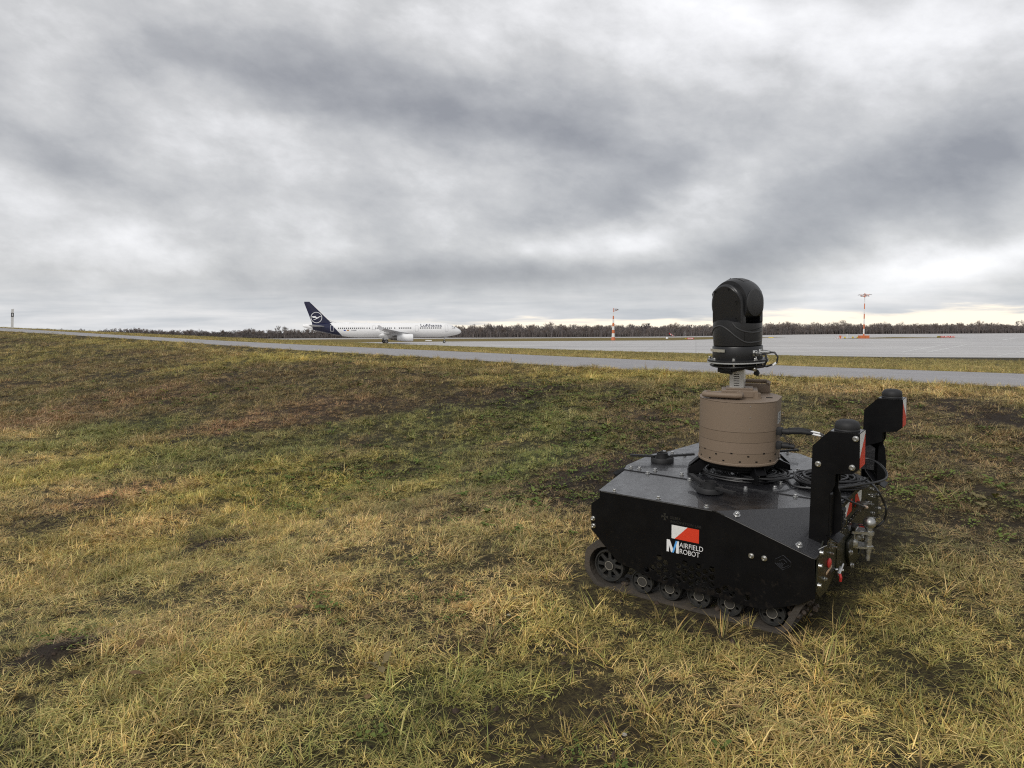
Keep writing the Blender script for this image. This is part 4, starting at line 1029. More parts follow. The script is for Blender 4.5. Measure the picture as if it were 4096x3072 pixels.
b_ = B(); b_.cyl((.572, -.030, .273), (.572, .030, .273), .0115, n=18); b_.cyl((.572, -.036, .273), (.572, -.030, .273), .006, n=6); b_.lathe([(.022, 0), (.024, .008), (.018, .018), (.010, .020)], (.548, -.03, .243), (.4, -1, 0), 18); b_.make('locking_pin', m_cast, hit)
b_ = B(); b_.tube([(.60, -.006, .308), (.585, .0, .325), (.560, -.03, .33), (.548, -.06, .315), (.545, -.075, .30)], .003, 6); b_.box((.556, -.075, .335), (.018, .030, .03), Matrix.Rotation(R(30), 3, 'X'), .003); b_.make('handle_bracket', m_rubber, hit)
on = text_mesh('50', .016, .0003); on.transform(Matrix.Translation((.575, -.03, .3046))); link('stamped_label', on, m_print_w, hit)
for y, z in ((-.115, .225), (-.075, .150), (.115, .225)): bolt((.5535, y, z), (1, 0, 0), bolt_mesh(.0105, .009, True), hit)

# ------------------------------------------------------------------ radar drum on the deck
drum = empty('radar_drum', mat=RMAT @ Matrix.Translation((-.012, -.002, 0)))
tag(drum, 'brown beige drum-shaped radar unit standing on black feet on top of the robot', 'radar')
RD, Z0, Z1 = .200, .578, .889
def drum_ring(r, z, n=64):
    # circle with a flat facet on the rear right side
    pts = []
    fa = R(8)
    fd = Vector((math.cos(fa), math.sin(fa)))
    for k in range(n):
        a = 2 * math.pi * k / n; q = Vector((r * math.cos(a), r * math.sin(a))); e_ = q.dot(fd); lim = r * .925
        if e_ > lim: q = q + fd * (lim - e_)
        pts.append((q.x, q.y, z))
    return pts
def drum_body(name, prof, m, bev=.0012):
    b_ = B(); vs = []; n = 64
    for r, z in prof: vs += drum_ring(r, z)
    fs = []
    for i in range(len(prof) - 1):
        for k in range(n): fs.append((i * n + k, i * n + (k + 1) % n, (i + 1) * n + (k + 1) % n, (i + 1) * n + k))
    fs += [tuple(reversed(range(n))), tuple(range((len(prof) - 1) * n, len(prof) * n))]
    b_._new(vs, fs, False); o = b_.make(name, m, drum)
    for p_ in o.data.polygons: p_.use_smooth = len(p_.vertices) == 4
    o.data.set_sharp_from_angle(angle=R(38)); return add_bevel(o, bev, 2, 40) if bev else o
drum_body('housing', [(RD - .001, .741), (RD, .742), (RD, Z1 - .004)], m_tan)
drum_body('lower_band', [(RD, .691), (RD, .7403)], m_tan2, 0)
drum_body('lower_band', [(RD, .637), (RD, .6896)], m_tan, 0)
drum_body('lower_band', [(RD, .588), (RD, .6356)], m_tan2, 0)
drum_body('core', [(RD - .003, .580), (RD - .003, .878)], m_dark, 0)
drum_body('bottom_rim', [(RD - .004, .570), (RD + .004, .576), (RD + .004, .586), (RD, .5875)], m_tan)
drum_body('lid', [(RD + .002, Z1 - .0035), (RD + .002, Z1)], m_tan)
b_ = B(); b_.lathe([(.17, .548), (.17, .571)], n=40); b_.lathe([(.15, .53), (.15, .548)], n=40); b_.make('base_ring', m_dark, drum)
# slots around the lower bands
slot = B().box((0, 0, 0), (.004, .010, .006)).mesh('vent_slot'); slot.materials.append(m_dark)
for k in range(16):
    a = k * 2 * math.pi / 16 + .15
    link('vent_slot', slot, None, drum, loc=((RD - .0008) * math.cos(a), (RD - .0008) * math.sin(a), .637 - (.012 if k % 2 else 0)), rot=(0, 0, a))
    a += .2
    link('vent_slot', slot, None, drum, loc=((RD - .0008) * math.cos(a), (RD - .0008) * math.sin(a), .598), rot=(0, 0, a))
scr = B().lathe([(.0028, 0), (.002, .0015), (0, .002)], (0, 0, 0), (1, 0, 0), 8).mesh('screw'); scr.materials.append(m_zinc)
for a in (-58, 12, 132):
    for z in (.870, .815, .760): link('screw', scr, None, drum, loc=(RD * math.cos(R(a)), RD * math.sin(R(a)), z), rot=(0, 0, R(a)))
# lid furniture
def handle(name, c, ang, L):
    b_ = B(); q = Matrix.Rotation(R(ang), 4, 'Z'); h = L / 2
    pts = [(-h * .8, .035, .018), (-h, .02, .018), (-h - .002, 0, .018), (-h, -.022, .018), (-h + .02, -.032, .018), (h - .02, -.032, .018), (h, -.022, .018), (h + .002, 0, .018), (h, .02, .018), (h * .8, .035, .018)]
    pts = [q @ Vector(p) for p in pts]; pts = [p + Vector(c) for p in pts]; b_.tube(pts, .0135, 12)
    o = b_.make(name, m_tan, drum)
    b_ = B(); b_.box(Vector(c) + q @ Vector((.01, .012, .005)), (L * .9, .035, .012), q.to_3x3(), .003); b_.make('handle_base', m_tan, drum)
cx0 = Vector((.943, .332, 0))       # across the view
# near handle, far handle, plinth, plug
handle('carry_handle', (-.050, -.118, Z1 + .004), 11, .172)
b_ = B(); q = Matrix.Rotation(R(20), 3, 'Z')
b_.box((.018, .155, Z1 + .024), (.15, .022, .048), q, .005); b_.tube([Vector((-.05, .145, Z1 + .05)), Vector((-.05, .165, Z1 + .056)), Vector((.06, .205, Z1 + .056)), Vector((.078, .19, Z1 + .052)), Vector((.08, .165, Z1 + .045))], .010, 10); b_.make('carry_handle', m_tan, drum)
b_ = B(); b_.box((-.012, .01, Z1 + .018), (.175, .12, .036), q, .004); b_.make('plinth', m_tan, drum)
b_ = B(); b_.box((-.012, .01, Z1 + .040), (.13, .085, .010), q, .003); b_.make('mast_foot', m_tan, drum)
b_ = B(); b_.cyl((.088, -.020, Z1), (.088, -.020, Z1 + .008), .022, n=20); b_.cyl((.088, -.020, Z1 + .008), (.088, -.020, Z1 + .026), .018, n=6, smooth=False); b_.make('hex_plug', m_tan, drum)
b_ = B(); b_.box((.135, .02, Z1 + .0012), (.030, .014, .002), q); b_.make('latch_slot', m_dark, drum)
b_ = B(); b_.box((-.165, .0, Z1 + .0025), (.030, .026, .004), Matrix.Rotation(R(40), 3, 'Z')); b_.make('yellow_tag', m_yel, drum)
fa = R(8); fpos = Vector((math.cos(fa), math.sin(fa), 0)); ftan = Vector((-math.sin(fa), math.cos(fa), 0))
b_ = B(); b_.box(fpos * (RD * .925 + .0012) + Vector((0, 0, .795)), (.0015, .075, .055), Matrix.Rotation(fa, 3, 'Z')); b_.make('type_plate', mat('grey_plate', (.42, .43, .43), .4), drum)
tb = B()
for k in range(6): tb.box(fpos * (RD * .925 + .0022) + Vector((0, 0, .815 - k * .008)) + ftan * (-.004 * (k % 2)), (.0006, .052 - .012 * (k % 3), .0022), Matrix.Rotation(fa, 3, 'Z'))
tb.make('plate_print', m_dark, drum)
# connectors
for j, (z, yo) in enumerate(((.735, .0), (.665, .01))):
    c0 = fpos * (RD * .92) + Vector((0, 0, z)) + ftan * (-.045)
    b_ = B(); b_.box(c0 + fpos * .012, (.028, .044, .034), Matrix.Rotation(fa, 3, 'Z'), .003); b_.cyl(c0 + fpos * .02, c0 + fpos * .06, .015, n=16)
    if j == 0:
        b_.tube([c0 + fpos * .05, c0 + Vector((.11, .02, .004)), c0 + Vector((.16, .04, -.004))], .011, 10, radii=[.014, .012, .007]); b_.tube([c0 + fpos * .05 + Vector((0, .01, .008)), c0 + Vector((.10, .05, .010)), c0 + Vector((.15, .065, .003))], .009, 10, radii=[.011, .009, .006])
    else:
        b_.cyl(c0 + fpos * .05, c0 + fpos * .085 + Vector((0, 0, -.003)), .012, n=14)
    b_.make('cable_connector', m_rubber, drum)
wl = B(); rw = random.Random(5)
for k in range(4):
    p0 = fpos * .20 + ftan * (-.06) + Vector((0, 0, .715)); wl.tube([p0, p0 + Vector((.02, 0, .012 - .005 * k)), p0 + Vector((.045, .01, -.01 - .01 * k)), p0 + Vector((.07 - .01 * k, .02, -.045)), p0 + Vector((.05, .02, -.06))], .0016, 6)
wl.make('cap_strap', m_cable, drum)
# feet
ROT = {0: (-.200, -.095), 1: (.139, -.115), 2: (.160, .19), 3: (-.16, .185)}
for k, (fx, fy) in ROT.items():
    ft = empty('foot'); ft.parent = drum
    d = Vector((fx, fy, 0)); r = d.length; d.normalize(); nn = Vector((-d.y, d.x, 0))
    for sg in (-1, 1):
        b_ = B(); o1 = nn * sg * .026; vs = []
        pts = [(.140, .572), (.178, .572), (r + .028, .522), (r + .030, .497), (r - .028, .497), (.150, .548)]
        for off in (-.0025, .0025):
            for a, z in pts: vs.append(d * a + o1 + nn * off + Vector((0, 0, z)))
        n = len(pts); b_._new(vs, [tuple(range(n)), tuple(reversed(range(n, 2 * n)))] + [(i, (i + 1) % n, n + (i + 1) % n, n + i) for i in range(n)]); b_.make('foot_cheek', m_black, ft)
    b_ = B(); q = Matrix.Rotation(math.atan2(d.y, d.x), 3, 'Z'); b_.box(d * r + Vector((0, 0, .4965)), (.070, .072, .004), q); b_.box(d * (r - .045) + Vector((0, 0, .535)), (.004, .05, .02), q); b_.box(d * (r + .0) + Vector((0, 0, .553)), (.07, .05, .003), q @ Matrix.Rotation(R(42), 3, 'Y')); b_.make('foot_plate', m_black, ft)
    b_ = B(); b_.cyl(d * r + Vector((0, 0, .487)), d * r + Vector((0, 0, .522)), .005); b_.cyl(d * r + Vector((0, 0, .506)), d * r + Vector((0, 0, .514)), .0095, n=6, smooth=False); b_.make('levelling_bolt', m_zinc, ft)
    b_ = B(); b_.lathe([(.026, .4845), (.025, .488), (.010, .494)], d * r, n=20); b_.make('foot_pad', m_rubber, ft)

# ------------------------------------------------------------------ camera turret on the drum
tur = empty('camera_turret', mat=RMAT @ Matrix.Translation((-.022, .0, 0)) @ Matrix.Rotation(R(-1.6), 4, 'Y') @ Matrix.Translation((.022, 0, 0)) @ Matrix.Translation((-.013 + .022 - .016, .004, 0)) @ Matrix.Diagonal((.925, .925, 1, 1)))
tag(tur, 'matt black pan-tilt camera turret on a slotted metal pedestal above the brown drum', 'camera')
hd = Vector((math.cos(R(-17)), math.sin(R(-17)), 0)); yk = Vector((-hd.y, hd.x, 0))      # heading and yoke axis (yk points away)
# pedestal
ba = Matrix.Rotation(R(-8), 3, 'Z')
ph_ = [(-.037, 0), (.037, 0), (.0355, .110), (-.0355, .110)]
hl = [[(-.015, z), (.014, z), (.014, z + .0035), (-.015, z + .0035)] for z in (.008, .020, .032, .043, .054, .064)] + [[(x + .0025 * math.cos(k), .085 + .0025 * math.sin(k)) for k in range(6)] for x in (-.012, 0, .012)]
pm = plate_mesh(ph_, hl, .003); pm.transform(XZ)
zb_ = Z1 + .045
for a, nm in ((-8, 'pedestal_plate'), (172, 'pedestal_plate')):
    o = link(nm, pm, m_alu, tur); o.rotation_euler = (0, 0, R(a + 8 + 10)); o.location = Vector((0, 0, zb_)) + Matrix.Rotation(R(a + 18), 3, 'Z') @ Vector((0, -.026, 0))
b_ = B()
for sg in (-1, 1): b_.box(Matrix.Rotation(R(10), 3, 'Z') @ Vector((sg * .0365, 0, 0)) + Vector((0, 0, zb_ + .052)), (.003, .05, .104), Matrix.Rotation(R(10), 3, 'Z'))
b_.make('pedestal_side', m_alu, tur)
b_ = B(); b_.box((0, 0, zb_ + .05), (.05, .04, .09), Matrix.Rotation(R(10), 3, 'Z')); b_.make('pedestal_core', m_dark, tur)
ZB = 1.066
b_ = B(); b_.lathe([(.157, ZB - .004), (.160, ZB - .003), (.160, ZB + .002), (.157, ZB + .003)], n=64); b_.make('light_ring', mat('pale_alloy_ring', (.55, .56, .56), .4, .6), tur)
b_ = B(); b_.lathe([(.155, ZB + .003), (.159, ZB + .005), (.159, ZB + .011), (.155, ZB + .013)], n=64); b_.make('base_disc', m_turret, tur)
b_ = B(); b_.lathe([(.10, ZB - .022), (.125, ZB - .018), (.125, ZB - .005), (.10, ZB - .004)], n=40); b_.make('cable_drum', m_dark, tur)
for k in range(8):
    a = R(k * 45 + 12); bolt((.147 * math.cos(a), .147 * math.sin(a), ZB + .012), (0, 0, 1), bm_hex, tur)
    if k % 2 == 0: bolt((.140 * math.cos(a), .140 * math.sin(a), ZB - .004), (0, 0, -1), bm_s, tur)
b_ = B(); b_.lathe([(.1300, ZB + .013), (.1315, ZB + .018), (.1315, ZB + .074), (.1295, ZB + .078), (.120, ZB + .078)], n=64); b_.make('base_housing', m_turret, tur)
b_ = B(); b_.lathe([(.122, ZB + .076), (.122, ZB + .084)], n=48); b_.make('pan_joint', m_dark, tur)
# lower shell with dip at the front for the tilting head
ZS = ZB + .082
n = 72; vs = []; fs = []; fa_ = math.atan2(hd.y, hd.x)
levels = [0, .004, .03, .08, .13, 1.0]
for li, lv in enumerate(levels):
    for k in range(n):
        a = 2 * math.pi * k / n; c = math.cos(a - fa_)
        front_ = max(0, abs(c) - .25) / .75
        topz = ZS + .128 - .020 * (front_ ** .8)
        z = ZS + (topz - ZS) * (lv if lv <= .13 and li < 3 else [0, .03, .2, .55, .9, 1.0][li])
        bul = .1255 + .004 * math.sin(math.pi * min(1, (z - ZS) / .14)) - (.003 if li == 0 else 0)
        vs.append((bul * math.cos(a), bul * math.sin(a), z))
for i in range(len(levels) - 1):
    for k in range(n): fs.append((i * n + k, i * n + (k + 1) % n, (i + 1) * n + (k + 1) % n, (i + 1) * n + k))
b_ = B(); b_._new(vs, fs, True); tp = [vs[(len(levels) - 1) * n + k] for k in range(n)]
ctr = (0, 0, ZS + .098); b_._new(tp + [ctr], [(k, (k + 1) % n, n) for k in range(n)], False); b_.make('pan_housing', m_turret, tur)
# raised ridges flowing round the shell
def shell_pt(angdeg, z, off=.002):
    a = R(angdeg); bul = .1255 + .004 * math.sin(math.pi * min(1, (z - ZS) / .14)) + off; return Vector((bul * math.cos(a), bul * math.sin(a), z))
rb_ = B()
def ridge(tab, a0, a1, r=.0042):
    pts = [shell_pt(a0 + (a1 - a0) * k / 40, ZS + interp(tab, a0 + (a1 - a0) * k / 40), -.0005) for k in range(41)]; rb_.tube(pts, r, 8)
ridge([(-178, .03), (-160, .06), (-140, .085), (-122, .098), (-108, .098), (-92, .08), (-72, .045), (-52, .020), (-30, .017), (0, .020)], -178, 0)
ridge([(-82, .115), (-75, .095), (-62, .078), (-50, .070), (-30, .065), (0, .070)], -82, 0)
rb_.make('ridge', m_turret2, tur)
rb_ = B(); rb_.tube([shell_pt(a, ZS + .072 + (a + 50) * .0003, .0002) for a in range(-54, 1, 3)], .0011, 5); rb_.tube([shell_pt(-54, ZS + .018 + .009 * k, .0002) for k in range(7)], .0011, 5); rb_.make('hatch_seam', m_dark, tur)
# yokes
def arch(r, z0, zc_, nseg=20):
    return [(-r, z0)] + [(-r * math.cos(math.pi * k / nseg), zc_ + r * math.sin(math.pi * k / nseg)) for k in range(nseg + 1)] + [(r, z0)]
for sg in (-1, 1):
    yoke = empty('yoke_arm'); yoke.parent = tur
    for nm, r, d0, d1, mm in (('shell', .098, .060, .106, m_turret), ('raised_face', .0935, .1058, .1150, m_turret)):
        prof_ = arch(r, ZS + .112, 1.352)
        b_ = B(); nn_ = len(prof_); vs = []
        for dd, shr in ((d0, 1.0), (d1 - .004, 1.0), (d1, .955)):
            for u, z in prof_:
                uu = u * shr; zz = 1.32 + (z - 1.32) * (shr if z > 1.32 else 1)
                # keep the arm within the round body
                lim = math.sqrt(max(0, .1295 ** 2 - uu * uu)); v_ = min(dd, lim)
                vs.append(hd * uu + yk * sg * v_ + Vector((0, 0, zz)))
        fs = [tuple(range(nn_)), tuple(reversed(range(2 * nn_, 3 * nn_)))]
        for L_ in (0, 1):
            for i in range(nn_): fs.append((L_ * nn_ + i, L_ * nn_ + (i + 1) % nn_, (L_ + 1) * nn_ + (i + 1) % nn_, (L_ + 1) * nn_ + i))
        b_._new(vs, fs, False); o = b_.make(nm, mm, yoke)
        for p_ in o.data.polygons: p_.use_smooth = len(p_.vertices) == 4
        o.data.set_sharp_from_angle(angle=R(30)); add_bevel(o, .0015, 2, 50)
    for u, z in ((-.060, 1.415), (.028, 1.425), (.070, 1.365), (.070, 1.285)):
        b_ = B(); c = hd * u + yk * sg * min(.1145, math.sqrt(.1295 ** 2 - u * u)) + Vector((0, 0, z)); b_.lathe([(.0045, -.002), (.0045, .001), (0, .001)], c, yk * sg, 10); b_.make('screw', m_dark, yoke)
# tilting head between the yokes
head = empty('tilting_head'); head.parent = tur
b_ = B(); vs = []; fs = []; nu, nv = 56, 28; hc_ = Vector((0, 0, 1.352)); rh_ = .126
for i in range(nv + 1):
    w = -.072 + .144 * i / nv; rr = rh_ * (1 - (abs(w) / .138) ** 2.4) ** (1 / 2.4)
    for k in range(nu):
        a = 2 * math.pi * k / nu
        x_, z_ = rr * math.cos(a), rr * math.sin(a)
        if x_ > .112: x_ = .112 + (x_ - .112) * .3
        if z_ < -.06: z_ = -.06 + (z_ + .06) * .35
        vs.append(hc_ + hd * x_ + yk * w + Vector((0, 0, z_)))
for i in range(nv):
    for k in range(nu): fs.append((i * nu + k, i * nu + (k + 1) % nu, (i + 1) * nu + (k + 1) % nu, (i + 1) * nu + k))
fs += [tuple(reversed(range(nu))), tuple(range(nv * nu, (nv + 1) * nu))]
b_._new(vs, fs, True); b_.make('head_shell', m_turret, head)
b_ = B(); b_.lathe([(.066, 0), (.066, .006), (.063, .008), (0, .008)], hc_ + hd * .1115 + yk * -.008 + Vector((0, 0, .005)), hd, 40); b_.make('window_cover', m_lens, head)
b_ = B(); q3 = Matrix((hd, yk, Vector((0, 0, 1)))).transposed()
b_.box(hc_ - hd * .074 + Vector((0, 0, .052)) - yk * .005, (.100, .130, .080), q3 @ Matrix.Rotation(R(-38), 3, 'Y'), .026); b_.make('rear_hood', m_turret, head)
b_ = B(); pr = []
for k in range(14):
    a = R(62 + k * 7); pr.append((math.cos(a) * rh_ * 1.008, math.sin(a) * rh_ * 1.008))
vs = []; 
for w in (-.030, .018):
    for x_, z_ in pr: vs.append(hc_ + hd * x_ + yk * w + Vector((0, 0, z_)))
    for x_, z_ in reversed(pr): vs.append(hc_ + hd * x_ * .95 + yk * w + Vector((0, 0, z_ * .95)))
mm = 28; b_._new(vs, [(k, (k + 1) % mm, mm + (k + 1) % mm, mm + k) for k in range(mm)] + [tuple(range(mm)), tuple(reversed(range(mm, 2 * mm)))], True); b_.make('top_band', m_turret2, head)
b_ = B(); b_.tube([hc_ - hd * .05 + Vector((0, 0, .112)), hc_ - hd * .05 + Vector((0, 0, .124)), hc_ - hd * .044 + Vector((0, 0, .128))], .0016, 6); b_.make('sighting_pin', m_turret, head)
# chrome handle and connectors on the base
def base_pt(angdeg, z, off=0): a = R(angdeg); return Vector(((.1315 + off) * math.cos(a), (.1315 + off) * math.sin(a), z))
b_ = B(); pts = [base_pt(a, ZB + .060, .006) for a in range(-188, -96, 6)]; 
vs = []; 
for p in pts:
    o_ = Vector((p.x, p.y, 0)).normalized()
    for u, w in ((-.003, -.007), (.004, -.007), (.004, .007), (-.003, .007)): vs.append(p + o_ * u + Vector((0, 0, w)))
fs = [(i * 4 + k, i * 4 + (k + 1) % 4, i * 4 + 4 + (k + 1) % 4, i * 4 + 4 + k) for i in range(len(pts) - 1) for k in range(4)] + [(0, 1, 2, 3), tuple(len(vs) - 1 - k for k in range(4))]
b_._new(vs, fs); b_.make('chrome_handle', mat('polished_steel', (.85, .83, .76), .3, .9), tur)
for aa, zz in ((-28, ZB + .046), (-8, ZB + .048)):
    d = Vector((math.cos(R(aa)), math.sin(R(aa)), 0)); c = base_pt(aa, zz, -.002)
    b_ = B(); b_.box(c, (.006, .030, .030), Matrix.Rotation(R(aa), 3, 'Z'), .002); b_.cyl(c, c + d * .022, .0125, n=16); b_.cyl(c + d * .022, c + d * .042, .0105, n=16); b_.cyl(c + d * .042, c + d * .056, .0085, n=14); b_.make('metal_connector', m_zinc, tur)
b_ = B()
c = base_pt(-28, ZB + .046); d = Vector((math.cos(R(-28)), math.sin(R(-28)), 0))
b_.tube([c + d * .05, c + d * .075 + Vector((0, 0, -.004)), c + d * .085 + Vector((0, 0, -.03)), c + d * .06 + Vector((0, 0, -.062)), c + d * .01 + Vector((-.01, 0, -.072)), Vector((.05, -.06, ZB - .018))], .0055, 8)
c2 = base_pt(-8, ZB + .048); d2 = Vector((math.cos(R(-8)), math.sin(R(-8)), 0))
b_.tube([c2 + d2 * .05, c2 + d2 * .078, c2 + d2 * .095 + Vector((0, 0, -.02)), c2 + d2 * .090 + Vector((0, 0, -.05)), c2 + d2 * .05 + Vector((-.01, -.01, -.068)), Vector((.07, -.03, ZB - .014))], .0050, 8)
rc = random.Random(3)
for k in range(5):
    r_ = .112 + .008 * k; zz = ZB - .024 + .004 * (k % 3)
    b_.tube([Vector((r_ * math.cos(t_ * .35), r_ * math.sin(t_ * .35), zz + .003 * math.sin(t_ + k))) for t_ in range(18)], .0032, 6, closed=True)
b_.make('cable_loop', m_cable, tur)
b_ = B(); b_.cyl(c2 + d2 * .088 + Vector((0, 0, -.05)), c2 + d2 * .078 + Vector((-.006, -.004, -.062)), .0068); b_.make('white_sleeve', m_print_w, tur)
b_ = B(); cc = base_pt(-30, ZB - .020, .0); b_.tube([base_pt(-30, ZB + .03, .012), base_pt(-30, ZB + .005, .026), base_pt(-30, ZB - .012, .015)], .0012, 5); b_.lathe([(.010, 0), (.011, .014), (.007, .018), (0, .018)], cc + Vector((0, 0, -.02)), (.3, -.2, 1), 14); b_.make('dust_cap', m_zinc, tur)
vx, vy = Vector((.943, .332, 0)), Vector((.332, -.943, 0))
b_ = B(); zc3 = ZB - .040
b_.cyl(vx * -.085 + vy * .07 + Vector((0, 0, zc3 + .002)), vx * -.035 + vy * .085 + Vector((0, 0, zc3 - .002)), .016, n=16); b_.cyl(vx * -.035 + vy * .085 + Vector((0, 0, zc3 - .002)), vx * -.028 + vy * .087 + Vector((0, 0, zc3 - .002)), .0185, n=16); b_.cyl(vx * -.1 + vy * .066 + Vector((0, 0, zc3 + .003)), vx * -.085 + vy * .07 + Vector((0, 0, zc3 + .002)), .012, n=12)
b_.tube([vx * -.028 + vy * .087 + Vector((0, 0, zc3)), vx * .0 + vy * .09 + Vector((0, 0, zc3 + .006)), vx * .04 + vy * .085 + Vector((0, 0, zc3 + .014)), vx * .085 + vy * .07 + Vector((0, 0, zc3 + .004)), vx * .105 + vy * .06 + Vector((0, 0, zc3 - .012))], .009, 8)
for k in range(3): b_.tube([vx * (.0 + .01 * k) + vy * .09 + Vector((0, 0, zc3 + .012)), vx * .06 + vy * (.085 - .01 * k) + Vector((0, 0, zc3 + .018)), vx * .10 + vy * .06 + Vector((0, 0, zc3 - .004 - .006 * k)), vx * (.085) + vy * .065 + Vector((0, 0, zc3 - .022))], .004, 6)
b_.box(vx * .098 + vy * .06 + Vector((0, 0, zc3 - .016)), (.026, .020, .020), Matrix.Rotation(R(30), 3, 'Y'), .003)
b_.make('hanging_connector', m_rubber, tur)

# ------------------------------------------------------------------ cables lying on the deck
def coil(cx, cy, z0, rx, ry, loops, r, seed, rot=0, jit=.02):
    rnd = random.Random(seed); pts = []
    n = 26
    ph1, ph2 = rnd.random() * 6, rnd.random() * 6; cox = coy = 0
    for k in range(loops * n + 1):
        f = k / n; a = 2 * math.pi * f; lp = int(f)
        rr = 1 - .34 * (.5 + .5 * math.sin(f * 1.7 + ph1)) * (.6 + .4 * math.sin(f * .9)) 
        cox = jit * math.sin(f * 2.1 + ph2); coy = jit * math.cos(f * 1.37 + ph1)
        x = rx * rr * math.cos(a) + cox; y = ry * rr * math.sin(a) + coy
        zz = z0 + r + (lp * r * .85) * .8 + .5 * r * math.sin(a * 2 + lp)
        pts.append(Vector((cx + x * math.cos(rot) - y * math.sin(rot), cy + x * math.sin(rot) + y * math.cos(rot), zz)))
    return pts
def smooth_path(pts, n=8):
    pts = [Vector(p) for p in pts]; out = []
    for i in range(len(pts) - 1):
        p0, p1, p2, p3 = pts[max(0, i - 1)], pts[i], pts[i + 1], pts[min(len(pts) - 1, i + 2)]
        for k in range(n):
            t = k / n
            out.append(.5 * ((2 * p1) + (p2 - p0) * t + (2 * p0 - 5 * p1 + 4 * p2 - p3) * t * t + (-p0 + 3 * p1 - 3 * p2 + p3) * t ** 3))
    out.append(pts[-1]); return out
ZD = ZT + .006
cab1 = empty('cable_coil', mat=RMAT); tag(cab1, 'black cable coiled on the deck beneath the brown drum between its feet', 'cable', 'black cable coils on the robot deck')
b_ = B(); b_.tube(coil(-.005, .02, ZD, .205, .175, 5, .0052, 11, .1, .012), .0052, 7); b_.tube(coil(.09, .02, ZD + .008, .13, .13, 5, .0052, 12, .3, .03), .0052, 7); b_.make('coiled_cable', m_cable, cab1)
b_ = B(); b_.tube(smooth_path([(.06, -.12, ZD + .008), (.16, -.02, ZD + .02), (.20, .10, ZD + .012), (.26, .14, ZD + .008), (.33, .17, ZD + .010), (.40, .20, ZD + .02)]), .0054, 7); b_.tube(smooth_path([(.14, .0, ZD + .006), (.18, .02, ZD + .006), (.24, -.03, ZD + .006), (.28, -.09, ZD + .006), (.34, -.10, ZD + .008), (.42, -.09, ZD + .014)]), .0054, 7); b_.make('cable_run', m_cable, cab1)
cab2 = empty('cable_coil', mat=RMAT); tag(cab2, 'black cable coiled in wide loose loops on the deck between the two rear posts', 'cable', 'black cable coils on the robot deck')
b_ = B(); b_.tube(coil(.405, .075, ZD, .165, .145, 8, .0054, 21, .9, .016), .0054, 7); b_.tube(coil(.400, .085, ZD + .012, .15, .13, 4, .0054, 25, .4, .03), .0054, 7); b_.make('coiled_cable', m_cable, cab2)
b_ = B(); b_.tube(smooth_path([(.38, .25, ZD + .02), (.45, .32, .525), (.492, .41, .55), (.554, .394, .545), (.605, .32, .53), (.630, .245, .52), (.635, .15, .52), (.608, .058, .522), (.566, -.01, .522), (.526, -.077, .522), (.47, -.12, ZD + .03), (.40, -.10, ZD + .03)]), .0056, 8)
b_.tube(smooth_path([(.42, .20, ZD + .03), (.50, .152, .515), (.55, .131, .509), (.60, .042, .518), (.64, -.02, .505), (.66, .028, .441), (.67, .03, .406), (.66, .053, .354), (.64, .027, .328), (.60, .080, .295), (.565, .07, .298)]), .0050, 8)
b_.tube(smooth_path([(.42, -.21, ZD + .02), (.50, -.228, .510), (.52, -.180, .495), (.56, -.123, .463), (.582, -.03, .425), (.584, .03, .408)]), .0050, 8)
b_.make('cable_run', m_cable, cab2)
b_ = B(); b_.cyl((.583, .0, .416), (.585, .045, .402), .0068); b_.make('pale_end_cap', mat('pale_cap', (.72, .55, .42), .5), cab2)
cab3 = empty('cable', mat=RMAT); tag(cab3, 'black cable pair with white sleeves running from the brown drum to the near rear post', 'cable')
b_ = B(); c0 = Vector((-.012, -.002, 0)) + fpos * (RD * .92) + Vector((0, 0, .735)) + ftan * (-.045)
e1 = c0 + Vector((.16, .04, -.004)); e2 = c0 + Vector((.15, .065, .003))
b_.tube(smooth_path([e1, e1 + Vector((.05, .0, -.012)), e1 + Vector((.11, -.03, -.045)), (.44, -.05, .62), (.46, -.12, .54), (.43, -.14, ZD + .03)]), .0045, 7); b_.tube(smooth_path([e2, e2 + Vector((.05, .0, -.012)), e2 + Vector((.12, -.03, -.050)), (.45, -.03, .60), (.45, -.08, .53), (.40, -.12, ZD + .03)]), .0045, 7); b_.make('cable_run', m_cable, cab3)
for e_ in (e1, e2):
    b_ = B(); b_.cyl(e_ - Vector((.02, .004, -.001)), e_ + Vector((.035, .0, -.006)), .0056, .0046, 10); b_.make('white_sleeve', m_print_w, cab3)

# ------------------------------------------------------------------ airliner
PL_C = depth_at(1775, 207.5)                # nose-gear point
PL_M = depth_at(1537, 203.5)
pdir = (PL_C - PL_M).normalized()
nose = PL_C + pdir * 5.0
ang = math.atan2(pdir.y, pdir.x)
plane = empty('airliner', mat=Matrix.Translation((nose.x, nose.y, 0)) @ Matrix.Rotation(ang, 4, 'Z') @ Matrix.Scale(.968, 4))     # local +x is forward, stations are negative x
tag(plane, 'white airliner with dark blue tail taxiing along the far side of the apron', 'airplane')
m_pw = mat('glossy_white_paint', (.86, .86, .86), .28, spec=.5, var=.03, vscale=.5)
m_navy = mat('dark_blue_paint', (.006, .008, .038), .28, spec=.5)
m_navy.node_tree.nodes['Principled BSDF'].inputs['Coat Weight'].default_value = .2
m_wing = mat('light_grey_wing', (.50, .50, .51), .4, var=.08, vscale=.6)
m_ptxt = mat('dark_blue_lettering', (.012, .014, .05), .4)
m_glass = mat('cockpit_glass', (.02, .022, .025), .1, spec=.8)
m_metal = mat('bare_metal', (.22, .21, .20), .4, .8)
m_gear = mat('gear_grey', (.45, .45, .45), .5)
m_tyre = mat('tyre', (.015, .015, .016), .8)
m_doorline = mat('grey_door_outline', (.28, .28, .30), .5)
LEN = 44.5
